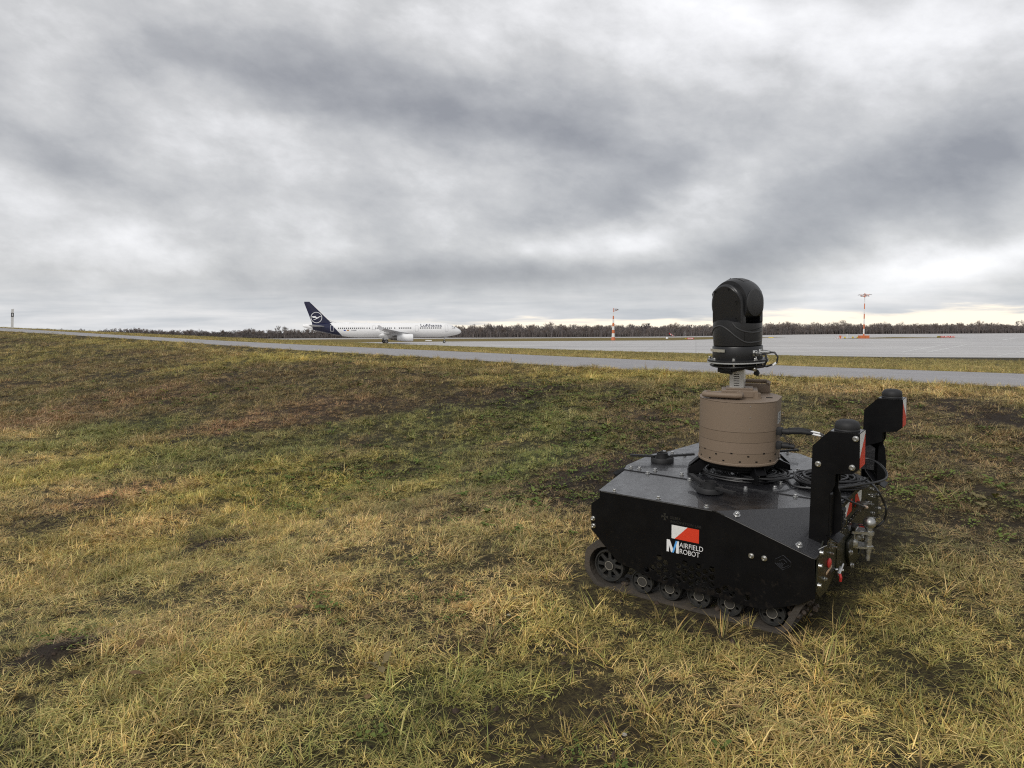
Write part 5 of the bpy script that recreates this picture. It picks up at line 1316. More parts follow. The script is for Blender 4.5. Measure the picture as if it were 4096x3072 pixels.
PROF = [(0, 3.25, .02, .02), (.25, 3.27, .42, .42), (.8, 3.33, .80, .78), (1.6, 3.45, 1.15, 1.13), (2.6, 3.62, 1.48, 1.50), (3.8, 3.74, 1.75, 1.83), (5.2, 3.80, 1.92, 2.01), (7, 3.81, 1.975, 2.07), (12, 3.81, 1.975, 2.07), (20, 3.81, 1.975, 2.07), (29, 3.81, 1.975, 2.07),
        (31.5, 3.85, 1.96, 2.03), (34, 4.02, 1.84, 1.86), (36.5, 4.27, 1.62, 1.60), (39, 4.54, 1.30, 1.30), (41.3, 4.80, .95, .98), (43, 4.97, .62, .66), (44.2, 5.06, .36, .40), (44.5, 5.08, .24, .27)]
def prof_at(st):
    for i in range(len(PROF) - 1):
        if st <= PROF[i + 1][0]:
            t = (st - PROF[i][0]) / (PROF[i + 1][0] - PROF[i][0]); return tuple(PROF[i][k] * (1 - t) + PROF[i + 1][k] * t for k in (1, 2, 3))
    return PROF[-1][1:]
def navy_edge(z): return 37.25 - (6.0 - z) * .90      # forward boundary of the dark tail colour, station by height
fus_w, fus_n = B(), B()
stn = [0, .1, .25, .5, .8, 1.2, 1.6, 2.1, 2.6, 3.2, 3.8, 4.5, 5.2, 6, 7] + [7 + k for k in range(1, 26)] + [32.5 + .25 * k for k in range(0, 38)] + [42.0, 42.6, 43.2, 43.8, 44.2, 44.5]
stn = sorted(set(stn)); NF = 48
pts_ = []
for s_ in stn:
    zc_, rw_, rz_ = prof_at(s_); row = []
    for k in range(NF):
        a = 2 * math.pi * k / NF; row.append(Vector((-s_, rw_ * math.cos(a), zc_ + rz_ * math.sin(a))))
    pts_.append(row)
def clip_fuselage():
    me = bmesh.new(); g = [[me.verts.new(p) for p in row] for row in pts_]
    for i in range(len(stn) - 1):
        for k in range(NF): f_ = me.faces.new((g[i][k], g[i][(k + 1) % NF], g[i + 1][(k + 1) % NF], g[i + 1][k])); f_.smooth = True
    me.faces.new(g[-1])
    # cut along the livery line and along the tail cone joint so the colour edge is clean
    bmesh.ops.bisect_plane(me, geom=list(me.verts) + list(me.edges) + list(me.faces), plane_co=(-37.25, 0, 6.0), plane_no=Vector((1, 0, .90)).normalized())
    bmesh.ops.bisect_plane(me, geom=list(me.verts) + list(me.edges) + list(me.faces), plane_co=(-41.9, 0, 4.8), plane_no=Vector((1, 0, .14)).normalized())
    return me
def keep(me, fn):
    m2 = me.copy(); dl = [f for f in m2.faces if not fn(f.calc_center_median())]; bmesh.ops.delete(m2, geom=dl, context='FACES')
    out_ = bpy.data.meshes.new('fuselage'); bmesh.ops.recalc_face_normals(m2, faces=list(m2.faces)); m2.to_mesh(out_); m2.free(); return out_
full = clip_fuselage()
isnavy = lambda c: (-c.x > 37.25 - (6.0 - c.z) * .90 * 1.0) and ((c.x + 41.9) + .14 * (c.z - 4.8) > 0)
isnavy = lambda c: ((c.x + 37.25) + .90 * (c.z - 6.0) * 1.0 < 0) and ((c.x + 41.9) + .14 * (c.z - 4.8) > 0)
# livery slopes forward towards the belly
full = bmesh.new(); g = [[full.verts.new(p) for p in row] for row in pts_]
for i in range(len(stn) - 1):
    for k in range(NF): f_ = full.faces.new((g[i][k], g[i][(k + 1) % NF], g[i + 1][(k + 1) % NF], g[i + 1][k])); f_.smooth = True
full.faces.new(g[-1])
nv1 = Vector((1, 0, .90)); nv2 = Vector((1, 0, .14))
bmesh.ops.bisect_plane(full, geom=list(full.verts) + list(full.edges) + list(full.faces), plane_co=(-37.3, 0, 6.0), plane_no=nv1.normalized())
bmesh.ops.bisect_plane(full, geom=list(full.verts) + list(full.edges) + list(full.faces), plane_co=(-41.9, 0, 4.8), plane_no=nv2.normalized())
isnavy = lambda c: (c - Vector((-37.3, c.y, 6.0))).dot(nv1) < 0 and (c - Vector((-41.9, c.y, 4.8))).dot(nv2) > 0
link('fuselage', keep(full, lambda c: not isnavy(c)), m_pw, plane)
link('tail_section', keep(full, isnavy), m_navy, plane)
full.free()
def airfoil_part(name, m, secs, parent=plane, sx=1):
    """secs: list of (leading-edge point, chord, thickness, vertical?)"""
    b_ = B(); vs = []; prof_ = [(0, 0), (.04, .45), (.15, .85), (.35, 1.0), (.6, .75), (.85, .32), (1, .04)]
    for le, ch, th, vert in secs:
        ring_ = [(f, t) for f, t in prof_] + [(f, -t) for f, t in reversed(prof_[1:])]
        for f, t in ring_:
            p = Vector(le) + Vector((-ch * f, 0, 0)) + (Vector((0, th * t / 2, 0)) if vert else Vector((0, 0, th * t / 2)))
            vs.append(p)
    m_ = 13; fs = []
    for i in range(len(secs) - 1):
        for k in range(m_): fs.append((i * m_ + k, i * m_ + (k + 1) % m_, (i + 1) * m_ + (k + 1) % m_, (i + 1) * m_ + k))
    fs += [tuple(range(m_)), tuple(reversed(range((len(secs) - 1) * m_, len(secs) * m_)))]
    b_._new(vs, fs, False); return b_.make(name, m, parent)
# near side is -y
for sg in (-1, 1):
    w = airfoil_part('wing', m_wing, [((-15.0, sg * 1.2, 2.75), 7.6, .95, False), ((-17.9, sg * 5.9, 3.15), 4.3, .55, False), ((-23.4, sg * 16.9, 4.15), 1.65, .18, False)])
    airfoil_part('wingtip_fence', m_wing, [((-23.9, sg * 17.0, 3.65), .7, .06, True), ((-23.5, sg * 17.0, 4.15), 1.5, .08, True), ((-24.6, sg * 17.05, 4.95), .55, .05, True)], w)
    for yy, xx, ll in ((5.6, -19.9, 4.2), (8.9, -21.2, 3.4), (12.3, -22.9, 2.6)):
        b_ = B(); zf_ = 2.62 + (yy - 1.2) * .092 - .02; b_.lathe([(.02, 0), (.20, .5), (.26, ll * .45), (.16, ll * .8), (.02, ll)], (xx, sg * yy, zf_), (-1, 0, .0), 12); b_.make('flap_fairing', m_pw, w)
    b_ = B(); c = ((-16.2, sg * 5.75, 1.62))
    b_.lathe([(.86, .0), (.98, .08), (1.05, .5), (1.06, 1.6), (.98, 3.1), (.78, 4.3), (.70, 4.5)], (-14.7, sg * 5.75, 1.62), (-1, 0, 0), 32, cap0=False); ng_ = b_.make('engine', m_pw, plane)
    b_ = B(); b_.lathe([(.84, .02), (.86, .0), (.99, .09), (.99, .10), (.85, .5)], (-14.69, sg * 5.75, 1.62), (-1, 0, 0), 32, cap0=False, cap1=False); b_.make('intake_lip', m_zinc, ng_)
    b_ = B(); b_.lathe([(.84, .55), (0, .5)], (-14.7, sg * 5.75, 1.62), (-1, 0, 0), 24); b_.make('fan', m_dark, ng_)
    b_ = B(); b_.lathe([(.70, 4.5), (.66, 5.3), (.50, 5.35), (.30, 5.9), (0, 6.2)], (-14.7, sg * 5.75, 1.62), (-1, 0, 0), 24); b_.make('exhaust', m_metal, ng_)
    b_ = B(); b_.prism([(-15.9, 2.6), (-17.6, 2.98), (-21.3, 2.9), (-20.2, 2.25), (-18.5, 2.0)], sg * 5.75 - .16, sg * 5.75 + .16); b_.make('pylon', m_wing, ng_)
    h_ = airfoil_part('horizontal_stabiliser', m_wing, [((-38.4, sg * .8, 4.85), 3.9, .38, False), ((-41.4, sg * 6.2, 5.25), 1.45, .12, False)])
    # main gear
    gr = empty('landing_gear'); gr.parent = plane
    b_ = B(); b_.cyl((-22.0, sg * 3.8, .6), (-21.9, sg * 3.75, 2.9), .13, .15, 10); b_.cyl((-22.0, sg * 3.8, 1.2), (-22.0, sg * 2.4, 2.5), .07); b_.box((-22.05, sg * 4.05, 1.7), (.9, .04, 1.3)); b_.make('strut', m_gear, gr)
    for o_ in (-.46, .46):
        b_ = B(); b_.lathe([(.34, -.19), (.56, -.17), (.59, -.08), (.59, .08), (.56, .17), (.34, .19), (.34, -.19)], (-22.0, sg * 3.8 + o_, .59), (0, 1, 0), 28); t_ = b_.make('tyre', m_tyre, gr)
        b_ = B(); b_.lathe([(.34, -.16), (.20, -.06), (0, -.06)], (-22.0, sg * 3.8 + o_, .59), (0, -sg if False else 1, 0), 20); b_.lathe([(.34, .16), (.20, .06), (0, .06)], (-22.0, sg * 3.8 + o_, .59), (0, 1, 0), 20); b_.make('rim', m_metal, t_)
gr = empty('landing_gear'); gr.parent = plane
b_ = B(); b_.cyl((-5.05, 0, .5), (-4.95, 0, 2.1), .08, .10, 10); b_.cyl((-5.0, 0, 1.4), (-5.6, 0, 2.2), .05); b_.box((-4.6, .28, 1.65), (.9, .03, .5)); b_.box((-4.6, -.28, 1.65), (.9, .03, .5)); b_.box((-4.95, 0, 1.35), (.12, .5, .14)); b_.make('strut', m_gear, gr)
for o_ in (-.25, .25):
    b_ = B(); b_.lathe([(.20, -.10), (.36, -.09), (.385, 0), (.36, .09), (.20, .10), (.20, -.10)], (-5.05, o_, .385), (0, 1, 0), 24); t_ = b_.make('tyre', m_tyre, gr)
    b_ = B(); b_.lathe([(.21, -.085), (.1, -.10), (0, -.10)], (-5.05, o_, .385), (0, 1, 0), 16); b_.lathe([(.21, .085), (.1, .10), (0, .10)], (-5.05, o_, .385), (0, 1, 0), 16); b_.make('rim', m_zinc, t_)
b_ = B(); b_.lathe([(.3, 0), (1.1, 1.2), (1.5, 3), (1.6, 6), (1.45, 8.5), (.9, 10.3), (.2, 11)], (-14.2, 0, 2.55), (-1, 0, 0), 32, sx=.72, sy=1.32); b_.make('belly_fairing', m_pw, plane)
fin = airfoil_part('fin', m_navy, [((-35.9, 0, 5.6), 6.0, .62, True), ((-37.1, 0, 6.2), 5.0, .55, True), ((-42.2, 0, 11.35), 1.75, .20, True), ((-42.55, 0, 11.72), 1.35, .06, True)])
b_ = B(); b_.tube([(-33.6, 0, 5.80), (-35.2, 0, 5.95), (-36.4, 0, 6.35), (-37.5, 0, 6.75), (-41.9, 0, 11.2)], .13, 8, radii=[.05, .22, .26, .16, .11]); b_.make('leading_edge', m_pw, fin)
# crane emblem in a ring on both sides of the fin
for sg in (-1, 1):
    cl = Vector((-40.75, sg * .26, 7.35)); r_ = 1.52; mk = B()
    ringo = [(cl + Vector((r_ * math.cos(k * math.pi / 24), 0, r_ * math.sin(k * math.pi / 24)))) for k in range(48)]; ringi = [(cl + Vector(((r_ - .13) * math.cos(k * math.pi / 24), 0, (r_ - .13) * math.sin(k * math.pi / 24)))) for k in range(48)]
    mk._new(ringo + ringi, [(k, (k + 1) % 48, 48 + (k + 1) % 48, 48 + k) for k in range(48)])
    s5 = 1.52 / 160.
    bird = [(300, 462), (410, 457), (432, 480), (448, 498), (480, 490), (512, 468), (560, 458), (582, 462), (548, 474), (520, 490), (490, 512), (450, 535), (400, 558), (358, 566), (352, 556), (395, 545), (432, 520), (410, 506), (340, 508)]
    bp_ = [cl + Vector(((x - 437) * s5 * 1.0, 0, -(y - 498) * s5)) for x, y in bird]
    mk.poly([Vector((p.x, p.y, p.z)) for p in bp_]); mk.make('crane_emblem', m_pw, fin)
b_ = B(); b_.lathe([(0, 0), (.35, .4), (.5, 1.2), (.45, 2.2), (.05, 3.4)], (-30.4, 0, 5.82), (-1, 0, 0), 16, sx=.55, sy=1.4); b_.make('satcom_radome', m_pw, plane)
b_ = B()
for x in (-8.6, -26.9, -33.0): b_.prism([(x, 5.85), (x - .15, 6.22), (x - .4, 6.22), (x - .45, 5.85)], -.02, .02)
b_.make('blade_antenna', m_pw, plane)
def skin(st_, z, off=.02):
    zc_, rw_, rz_ = prof_at(st_); q = max(-1, min(1, (z - zc_) / rz_)); return (rw_ * math.sqrt(1 - q * q) + off)
# cabin windows, both sides
for sg in (-1, 1):
    wb = B()
    sts = [6.3 + .533 * k for k in range(12)] + [14.9 + .533 * k for k in range(7)] + [19.4] + [20.4 + .533 * k for k in range(9)] + [26.4, 27.1] + [27.9 + .533 * k for k in range(14)]
    for s_ in sts:
        y1, y2 = skin(s_, 4.15), skin(s_, 4.52)
        wb._new([(-s_ - .13, sg * y1, 4.15), (-s_ + .13, sg * y1, 4.15), (-s_ + .14, sg * y2, 4.52), (-s_ - .14, sg * y2, 4.52)], [(0, 1, 2, 3)])
    o = wb.make('cabin_windows', m_glass, plane); o['kind'] = 'stuff'
    for s0, z0, z1, mtl in ((4.6, 3.30, 5.2, m_doorline), (13.2, 3.30, 5.0, m_doorline), (25.2, 3.9, 5.0, m_doorline), (36.6, 3.55, 5.15, m_pw)):
        b_ = B(); wd = .42
        for a, c_ in (((s0 - wd, z0), (s0 + wd, z0)), ((s0 - wd, z1), (s0 + wd, z1)), ((s0 - wd, z0), (s0 - wd, z1)), ((s0 + wd, z0), (s0 + wd, z1))):
            pts = []
            for k in range(7):
                s2 = a[0] + (c_[0] - a[0]) * k / 6; z2 = a[1] + (c_[1] - a[1]) * k / 6; pts.append((-s2, sg * skin(s2, z2, .0), z2))
            b_.tube(pts, .025 if mtl is m_doorline else .04, 5)
        b_.make('door_outline', mtl, plane)
    b_ = B()
    for s0, s1, z0, z1 in ((1.95, 2.35, 4.22, 4.68), (2.42, 2.95, 4.22, 4.78)):
        b_._new([(-s0 - 0, sg * skin(s0, z0, .03), z0), (-s1, sg * skin(s1, z0, .03), z0), (-s1, sg * skin(s1, z1, .03), z1), (-s0 - .12, sg * skin(s0 + .12, z1, .03), z1)], [(0, 1, 2, 3)])
    b_.make('cockpit_window', m_glass, plane)
# titles bent onto the near side
def title(txt, size, s_start, z0, m, width, bold=.0):
    me = text_mesh(txt, size, 0, bold=bold); bm_ = bmesh.new(); bm_.from_mesh(me); bmesh.ops.subdivide_edges(bm_, edges=list(bm_.edges), cuts=1); bm_.to_mesh(me); bm_.free()
    mxx = max(v.co.x for v in me.vertices); k = width / mxx
    for v in me.vertices:
        s_ = s_start - v.co.x * k; z = z0 + v.co.y; v.co = Vector((-s_, -skin(s_, z, .035), z))
    return link('lettering', me, m, plane)
title('Lufthansa', 1.08, 12.15, 4.74, m_ptxt, 6.2, .012)
title('D-AISB', .42, 31.4, 3.62, m_doorline, 1.35, .01)
for s0, cols in ((33.2, [(.0, .05, .35)]), (32.35, [(.02, .02, .02), (.6, .03, .02), (.7, .5, .04)])):
    for i, c in enumerate(cols):
        h_ = .30 / len(cols); z1 = 3.92 - h_ * i; b_ = B(); b_._new([(-s0 - .28, -skin(s0, z1 - h_, .03), z1 - h_), (-s0 + .28, -skin(s0, z1 - h_, .03), z1 - h_), (-s0 + .28, -skin(s0, z1, .03), z1), (-s0 - .28, -skin(s0, z1, .03), z1)], [(0, 1, 2, 3)])
        b_.make('flag_stripe' if len(cols) > 1 else 'flag_panel', mat('flag_%d' % i, c, .5), plane)

# ------------------------------------------------------------------ airfield furniture
m_or = mat('signal_orange', (.58, .165, .060), .5, var=.1, vscale=2)
m_wh = mat('mast_white', (.74, .74, .73), .5)
m_gal = mat('dull_steel', (.30, .30, .30), .5, .3)
m_sred = mat('sign_red', (.50, .025, .03), .5); m_syel = mat('sign_yellow', (.62, .47, .05), .5); m_sblk = mat('sign_black', (.015, .015, .015), .5)
def bands(b_list, parent, H, r0, r1, edges):
    for i in range(len(edges) - 1):
        a, c = edges[i], edges[i + 1]; ra = r0 + (r1 - r0) * a / H; rc_ = r0 + (r1 - r0) * c / H
        b_ = B(); b_.cyl((0, 0, a), (0, 0, c), ra, rc_, 16); b_.make('mast_section', m_or if (i % 2 == 0) else m_wh, parent)
p = at0(2453, 1361.3); sc_ = p.y / FPX
mast1 = empty('floodlight_mast', p); tag(mast1, 'tapering orange and white mast standing alone on the infield beyond the nose of the airliner', 'light mast')
ys = [1361.5, 1349, 1333.5, 1320, 1305.5, 1292, 1277.5, 1264, 1249]; ys = [(1361.5 - y) * sc_ for y in ys]
H1 = ys[-1]
bands(None, mast1, H1, .62, .14, ys)
b_ = B(); b_.cyl((0, 0, -.05), (0, 0, .9), .78, .66, 16); b_.make('mast_base', m_or, mast1)
b_ = B(); b_.cyl((0, 0, H1), (0, 0, H1 + 1.3), .10); b_.cyl((0, 0, H1 + .1), (1.7, -.1, H1 + .75), .05); b_.cyl((0, 0, H1 + 1.1), (1.2, -.1, H1 + 1.05), .05); b_.cyl((0, 0, H1 + .6), (.9, .5, H1 + .6), .05); b_.make('lamp_bracket', m_or, mast1)
for x, y, z in ((1.25, -.2, H1 + 1.0), (.6, -.3, H1 + .95), (1.0, .3, H1 + .62), (1.5, 0, H1 + .8)):
    b_ = B(); b_.box((x, y, z), (.75, .45, .16), Matrix.Rotation(R(14), 3, 'Y'), .03); b_.make('floodlight', m_gal, mast1)
p = at0(3454.5, 1354); sc_ = p.y / FPX
mast2 = empty('floodlight_mast', p); tag(mast2, 'tall slender mast with a ring of floodlights rising from an orange base box', 'light mast')
ys = [1345, 1335.5, 1315.5, 1295.5, 1275.5, 1256, 1237, 1215, 1191]; ys = [(1354 - y) * sc_ for y in ys]
bands(None, mast2, ys[-1], .27, .13, [ys[0]] + ys[1:])
for ch in list(mast2.children):
    pass
b_ = B(); b_.box((0, 0, .56), (3.3, 2.2, 1.12), bev=.04); b_.make('base_box', m_or, mast2)
b_ = B(); b_.box((0, -1.12, .56), (.03, .03, 1.0)); b_.box((-.8, -1.12, .56), (.02, .02, 1.0)); b_.make('box_seam', m_dark, mast2)
HT = ys[-1]
b_ = B(); b_.cyl((0, 0, HT), (0, 0, HT + 1.6), .14)
for k in range(6):
    a = k * math.pi / 3 + .3; d = Vector((math.cos(a), math.sin(a), 0)); b_.cyl((0, 0, HT + .1), d * 1.75 + Vector((0, 0, HT + .95)), .06); b_.cyl((0, 0, HT + 1.3), d * 1.75 + Vector((0, 0, HT + .95)), .04)
b_.make('lamp_bracket', m_or, mast2)
fl = B().box((0, 0, 0), (.85, .5, .2), bev=.04).mesh('floodlight'); fl.materials.append(m_gal)
for k in range(8):
    a = k * math.pi / 4 + .2; rr = 1.95 if k % 2 else 1.35; link('floodlight', fl, None, mast2, loc=(rr * math.cos(a), rr * math.sin(a), HT + (1.0 if k % 2 else .55)), rot=(0, R(12), a))
# signs
def sign(px0, px1, py, h, label, panels, txt=None):
    a, c = at0(px0, py), at0(px1, py); L_ = (c - a).length; mid = (a + c) / 2; e_ = empty('taxiway_sign', mid, math.atan2(c.y - a.y, c.x - a.x)); tag(e_, label, 'sign')
    x = -L_ / 2
    for frac, m, tx, tm in panels:
        w_ = L_ * frac; b_ = B(); b_.box((x + w_ / 2, 0, .15 + h / 2), (w_ - .03, .18, h), bev=.01); o = b_.make('sign_panel', m, e_)
        if tx:
            me = text_mesh(tx, h * .95, .005, bold=.01); mx0 = max(v.co.x for v in me.vertices); me.transform(Matrix.Diagonal((w_ * .8 / mx0, 1, 1, 1))); me.transform(XZ); link('lettering', me, tm, o, loc=(x + w_ * .1, -.10, .15 + h * .17))
        x += w_
    b_ = B()
    for f in (-.45, -.15, .15, .45): b_.cyl((f * L_, 0, 0), (f * L_, 0, .16), .04)
    b_.make('sign_feet', m_gal, e_)
sign(3748, 3820, 1351.6, .58, 'long low black and red taxiway sign with CAT wording on the right grass islet', [(.20, m_sblk, 'B13', m_syel), (.20, m_sred, 'CAT', m_wh), (.20, m_sred, 'II', m_wh), (.16, m_sred, '/', m_wh), (.24, m_sred, 'III', m_wh)])
sign(2737, 2775, 1358.2, .50, 'small black and red sign on the brown infield left of the camera turret', [(.30, m_sblk, 'B', m_syel), (.70, m_sred, 'II/III', m_wh)])
sign(3074, 3094, 1352.6, .30, 'small yellow sign low on the grass just right of the camera turret', [(.5, m_syel, None, None), (.5, m_syel, None, None)])
sign(1702, 1727, 1365.6, .32, 'low white marker board on the grass below the airliner nose', [(1.0, m_wh, None, None)])
# barrier group left of the big mast
def simple(name, px, py, label, cat, fn, group=None):
    e_ = empty(name, at0(px, py)); tag(e_, label, cat, group); fn(e_); return e_
def f_cab(e_):
    b_ = B(); b_.box((0, 0, .55), (.62, .5, 1.1), bev=.03); b_.make('cabinet_body', m_or, e_); b_ = B(); b_.box((0, 0, 1.12), (.7, .58, .05)); b_.make('cabinet_lid', m_or, e_)
simple('cabinet', 3361, 1354.5, 'orange upright cabinet left of the tall floodlight mast', 'cabinet', f_cab)
def f_barr(L_, cols):
    def g_(e_):
        n_ = 7
        for k in range(n_):
            b_ = B(); b_.box((-L_ / 2 + L_ * (k + .5) / n_, 0, .62), (L_ / n_ - .01, .06, .26)); b_.make('board_segment', cols[k % 2], e_)
        for x in (-L_ / 2, 0, L_ / 2): b_ = B(); b_.box((x, 0, .35), (.07, .07, .7)); b_.make('leg', cols[1], e_)
    return g_
simple('barrier', 3350, 1354.8, 'red and white striped barrier left of the orange cabinet', 'barrier', f_barr(1.5, (m_sred, m_wh)))
simple('barrier', 3344, 1355.2, 'black and white striped barrier at the left end of the barrier row', 'barrier', f_barr(.9, (m_sblk, m_wh)))
simple('barrier', 3369, 1354.6, 'red and white striped barrier right of the orange cabinet', 'barrier', f_barr(.7, (m_sred, m_wh)))
def f_ysign(e_):
    b_ = B(); b_.box((0, 0, .42), (.7, .12, .5), bev=.02); b_.make('sign_panel', m_syel, e_); b_ = B(); b_.box((0, 0, .1), (.5, .08, .2)); b_.make('sign_feet', m_sblk, e_)
simple('lamp_housing', 3379, 1354.4, 'yellow box beside the striped barriers near the big mast', 'box', f_ysign)
simple('lamp_housing', 3411, 1353.6, 'small yellow box in the gap between the barriers and the orange mast base', 'box', f_ysign)
simple('lamp_housing', 3430, 1353.8, 'small yellow box touching the left side of the orange mast base', 'box', f_ysign)
def f_ant(H_, two=False):
    def g_(e_):
        b_ = B(); b_.cyl((0, 0, 0), (0, 0, H_), .13, .10); 
        for k in range(int(H_ / .6)): b_.box((0, 0, .5 + k * .6), (.22, .03, .03))
        b_.make('pole', m_wh, e_); b_ = B(); b_.box((0, 0, H_ * .92), (.35, .2, .3)); b_.make('pole_head', m_wh, e_)
    return g_
simple('weather_mast', 3388, 1354, 'thin grey lattice stub standing behind the yellow box by the barriers', 'mast', f_ant(1.7))
simple('weather_mast', 2736, 1345.3, 'left thin white pole of the trio in front of the wood', 'mast', f_ant(4.9))
simple('weather_mast', 2739.8, 1345.3, 'tallest thin white pole in the middle of the trio in front of the wood', 'mast', f_ant(7.9))
simple('weather_mast', 2743, 1345.3, 'right thin white pole of the trio with small lamps on its side', 'mast', f_ant(4.6))
simple('weather_mast', 2814, 1343.8, 'single thin dashed pole between the pole trio and the turret', 'mast', f_ant(3.4))
def f_lamp(e_):
    b_ = B(); b_.cyl((0, 0, 0), (0, 0, 1.2), .05); b_.make('pole', m_wh, e_); b_ = B(); b_.box((-.25, 0, 1.3), (.7, .3, .25), Matrix.Rotation(R(40), 3, 'Y'), .03); b_.make('lamp_head', m_wh, e_)
simple('beacon_lamp', 2491.5, 1346.8, 'small tilted white lamp just right of the lone striped mast', 'lamp', f_lamp)
simple('beacon_lamp', 2545, 1346.5, 'small tilted white lamp farther right of the lone striped mast', 'lamp', f_lamp)
def f_ws(e_):
    b_ = B(); b_.cyl((1.6, 0, 0), (1.6, 0, .9), .06); b_.make('pole', m_wh, e_)
    P0, P1 = Vector((1.5, 0, .25)), Vector((-1.25, 0, 1.95)); n_ = 5
    for k in range(n_):
        a, c = P0.lerp(P1, k / n_), P0.lerp(P1, (k + 1) / n_); b_ = B(); b_.cyl(a, c, .18 + .30 * k / n_, .18 + .30 * (k + 1) / n_, 12); b_.make('sock_band', m_sred if k % 2 == 0 else m_wh, e_)
simple('windsock', 2685, 1346.5, 'red and white banded windsock in front of the distant wood', 'windsock', f_ws)
def f_dome(e_):
    b_ = B(); b_.lathe([(.5, 0), (.5, .25), (.4, .55), (.2, .72), (0, .78)], n=16); b_.make('dome', m_wh, e_)
    b_ = B(); b_.cyl((0, 0, -.02), (0, 0, .1), .6); b_.make('dome_base', m_gal, e_)
simple('marker_light', 2668, 1355.5, 'round white marker on the brown infield below the windsock', 'marker', f_dome)
# distant tower
def f_tower(e_):
    m_ = mat('hazy_concrete', (.12, .12, .12), .8)
    b_ = B(); b_.cyl((0, 0, 0), (0, 0, 11.2), 1.4, 1.1, 12); b_.make('shaft', m_, e_)
    b_ = B(); b_.lathe([(1.2, 10.3), (3.8, 11.6), (3.8, 12.1), (1.6, 12.4)], n=20, smooth=False); b_.make('platform', m_, e_)
    b_ = B(); b_.lathe([(1.5, 12.2), (1.4, 14), (2.6, 15.2), (2.6, 15.9), (.4, 16.2)], n=16, smooth=False); b_.make('cab', m_, e_)
tw = empty('control_tower', depth_at(2594, 1100)); tag(tw, 'dark distant tower with saucer platform poking above the trees', 'tower'); f_tower(tw)
# delineator post at the far left
d = ray(48, 1303); t_ = 14.75 / Vector((d.x, d.y)).dot(PH); q = EYE + d * t_; s_, p_ = xy2sp(q.x, q.y); zg = z_ground(s_, p_)
dp = empty('delineator_post', (q.x, q.y, zg + .01), R(35)); dp.rotation_euler = (R(0), R(3.5), R(35))
tag(dp, 'white roadside delineator post with black band at the far left of the road', 'post')
Hp_ = 1.02
prof_ = [(-.06, -.03), (.06, -.03), (.045, .03), (-.045, .03)]
b_ = B(); b_.prism(prof_, 0, .60, 'xy'); b_.make('post_body', m_wh, dp)
b_ = B(); b_.prism([(a * 1.01, c * 1.01) for a, c in prof_], .60, .82, 'xy'); b_.make('black_band', m_sblk, dp)
b_ = B(); b_._new([(a, c, .82) for a, c in prof_] + [(-.06, -.03, 1.0), (.06, -.03, 1.04), (.045, .03, 1.04), (-.045, .03, 1.0)], [(0, 1, 2, 3), (7, 6, 5, 4), (0, 1, 5, 4), (1, 2, 6, 5), (2, 3, 7, 6), (3, 0, 4, 7)]); b_.make('post_top', m_wh, dp)
b_ = B(); b_.box((0, -.034, .71), (.045, .006, .14)); b_.make('reflector', m_print_w, dp)

# ------------------------------------------------------------------ woodland
m_bark = mat('hazed_winter_wood', (.185, .165, .160), .9, spec=.1, var=.3, vscale=.05)  # bark lightened and greyed, distance haze is in the colour
m_bark_r = mat('hazed_red_brown_twigs', (.205, .170, .152), .9, spec=.1, var=.3, vscale=.05)  # red-brown greyed the same way for painted-in haze
m_bark_l = mat('pale_birch_twigs', (.21, .19, .175), .9, spec=.1, var=.3, vscale=.1)
def bare_tree(name, H, spread, seed, trunk_f=.28, r0=.28, levels=4, twig=.075, fan=True):
    rnd = random.Random(seed); vs = []; fs = []; tv = []; tf = []
    def seg(a, b, ra, rb, V_, F_, n_=3):
        d_ = (b - a).normalized(); u = d_.cross(Vector((.3, .9, .1))).normalized(); w = d_.cross(u); k = len(V_)
        for p_, r_ in ((a, ra), (b, rb)):
            for j in range(n_): an = 2 * math.pi * j / n_; V_.append(p_ + (u * math.cos(an) + w * math.sin(an)) * r_)
        for j in range(n_): F_.append((k + j, k + (j + 1) % n_, k + n_ + (j + 1) % n_, k + n_ + j))
    def grow(p_, d_, L_, r_, lv):
        q_ = p_ + d_ * L_; trunk = lv >= levels
        seg(p_, q_, r_, r_ * .68, tv if trunk else vs, tf if trunk else fs, 6 if trunk else 3)
        if lv == 0: return
        for k in range(rnd.choice((3, 3, 4))):
            a_ = rnd.random() * 6.283; tl = R(rnd.uniform(14, 44)) * spread
            u = d_.cross(Vector((math.cos(a_), math.sin(a_), .1))).normalized(); nd = (Matrix.Rotation(tl, 3, u) @ d_); nd = (nd + Vector((0, 0, .16))).normalized()
            grow(q_ if k else q_, nd, L_ * rnd.uniform(.58, .84), max(twig, r_ * .55), lv - 1)
        if lv < levels:
            a_ = rnd.random() * 6.283; u = d_.cross(Vector((math.cos(a_), math.sin(a_), .1))).normalized(); grow(p_ + d_ * L_ * .5, (Matrix.Rotation(R(45), 3, u) @ d_), L_ * .6, max(twig, r_ * .4), lv - 1)
    grow(Vector((0, 0, -.2)), Vector((rnd.uniform(-.04, .04), rnd.uniform(-.04, .04), 1)).normalized(), H * trunk_f, r0, levels)
    top_ = max(v.z for v in vs); k = H / top_
    for L_ in (vs, tv):
        for v in L_: v.z *= k
    c_ = bpy.data.meshes.new(name + '_crown'); c_.from_pydata(vs, [], fs); t2 = bpy.data.meshes.new(name + '_trunk'); t2.from_pydata(tv, [], tf)
    return c_, t2
def joined(c_, t2):
    bm_ = bmesh.new(); bm_.from_mesh(c_); bm_.from_mesh(t2); me = bpy.data.meshes.new('wood_tree'); bm_.to_mesh(me); bm_.free(); return me
wood_src = []
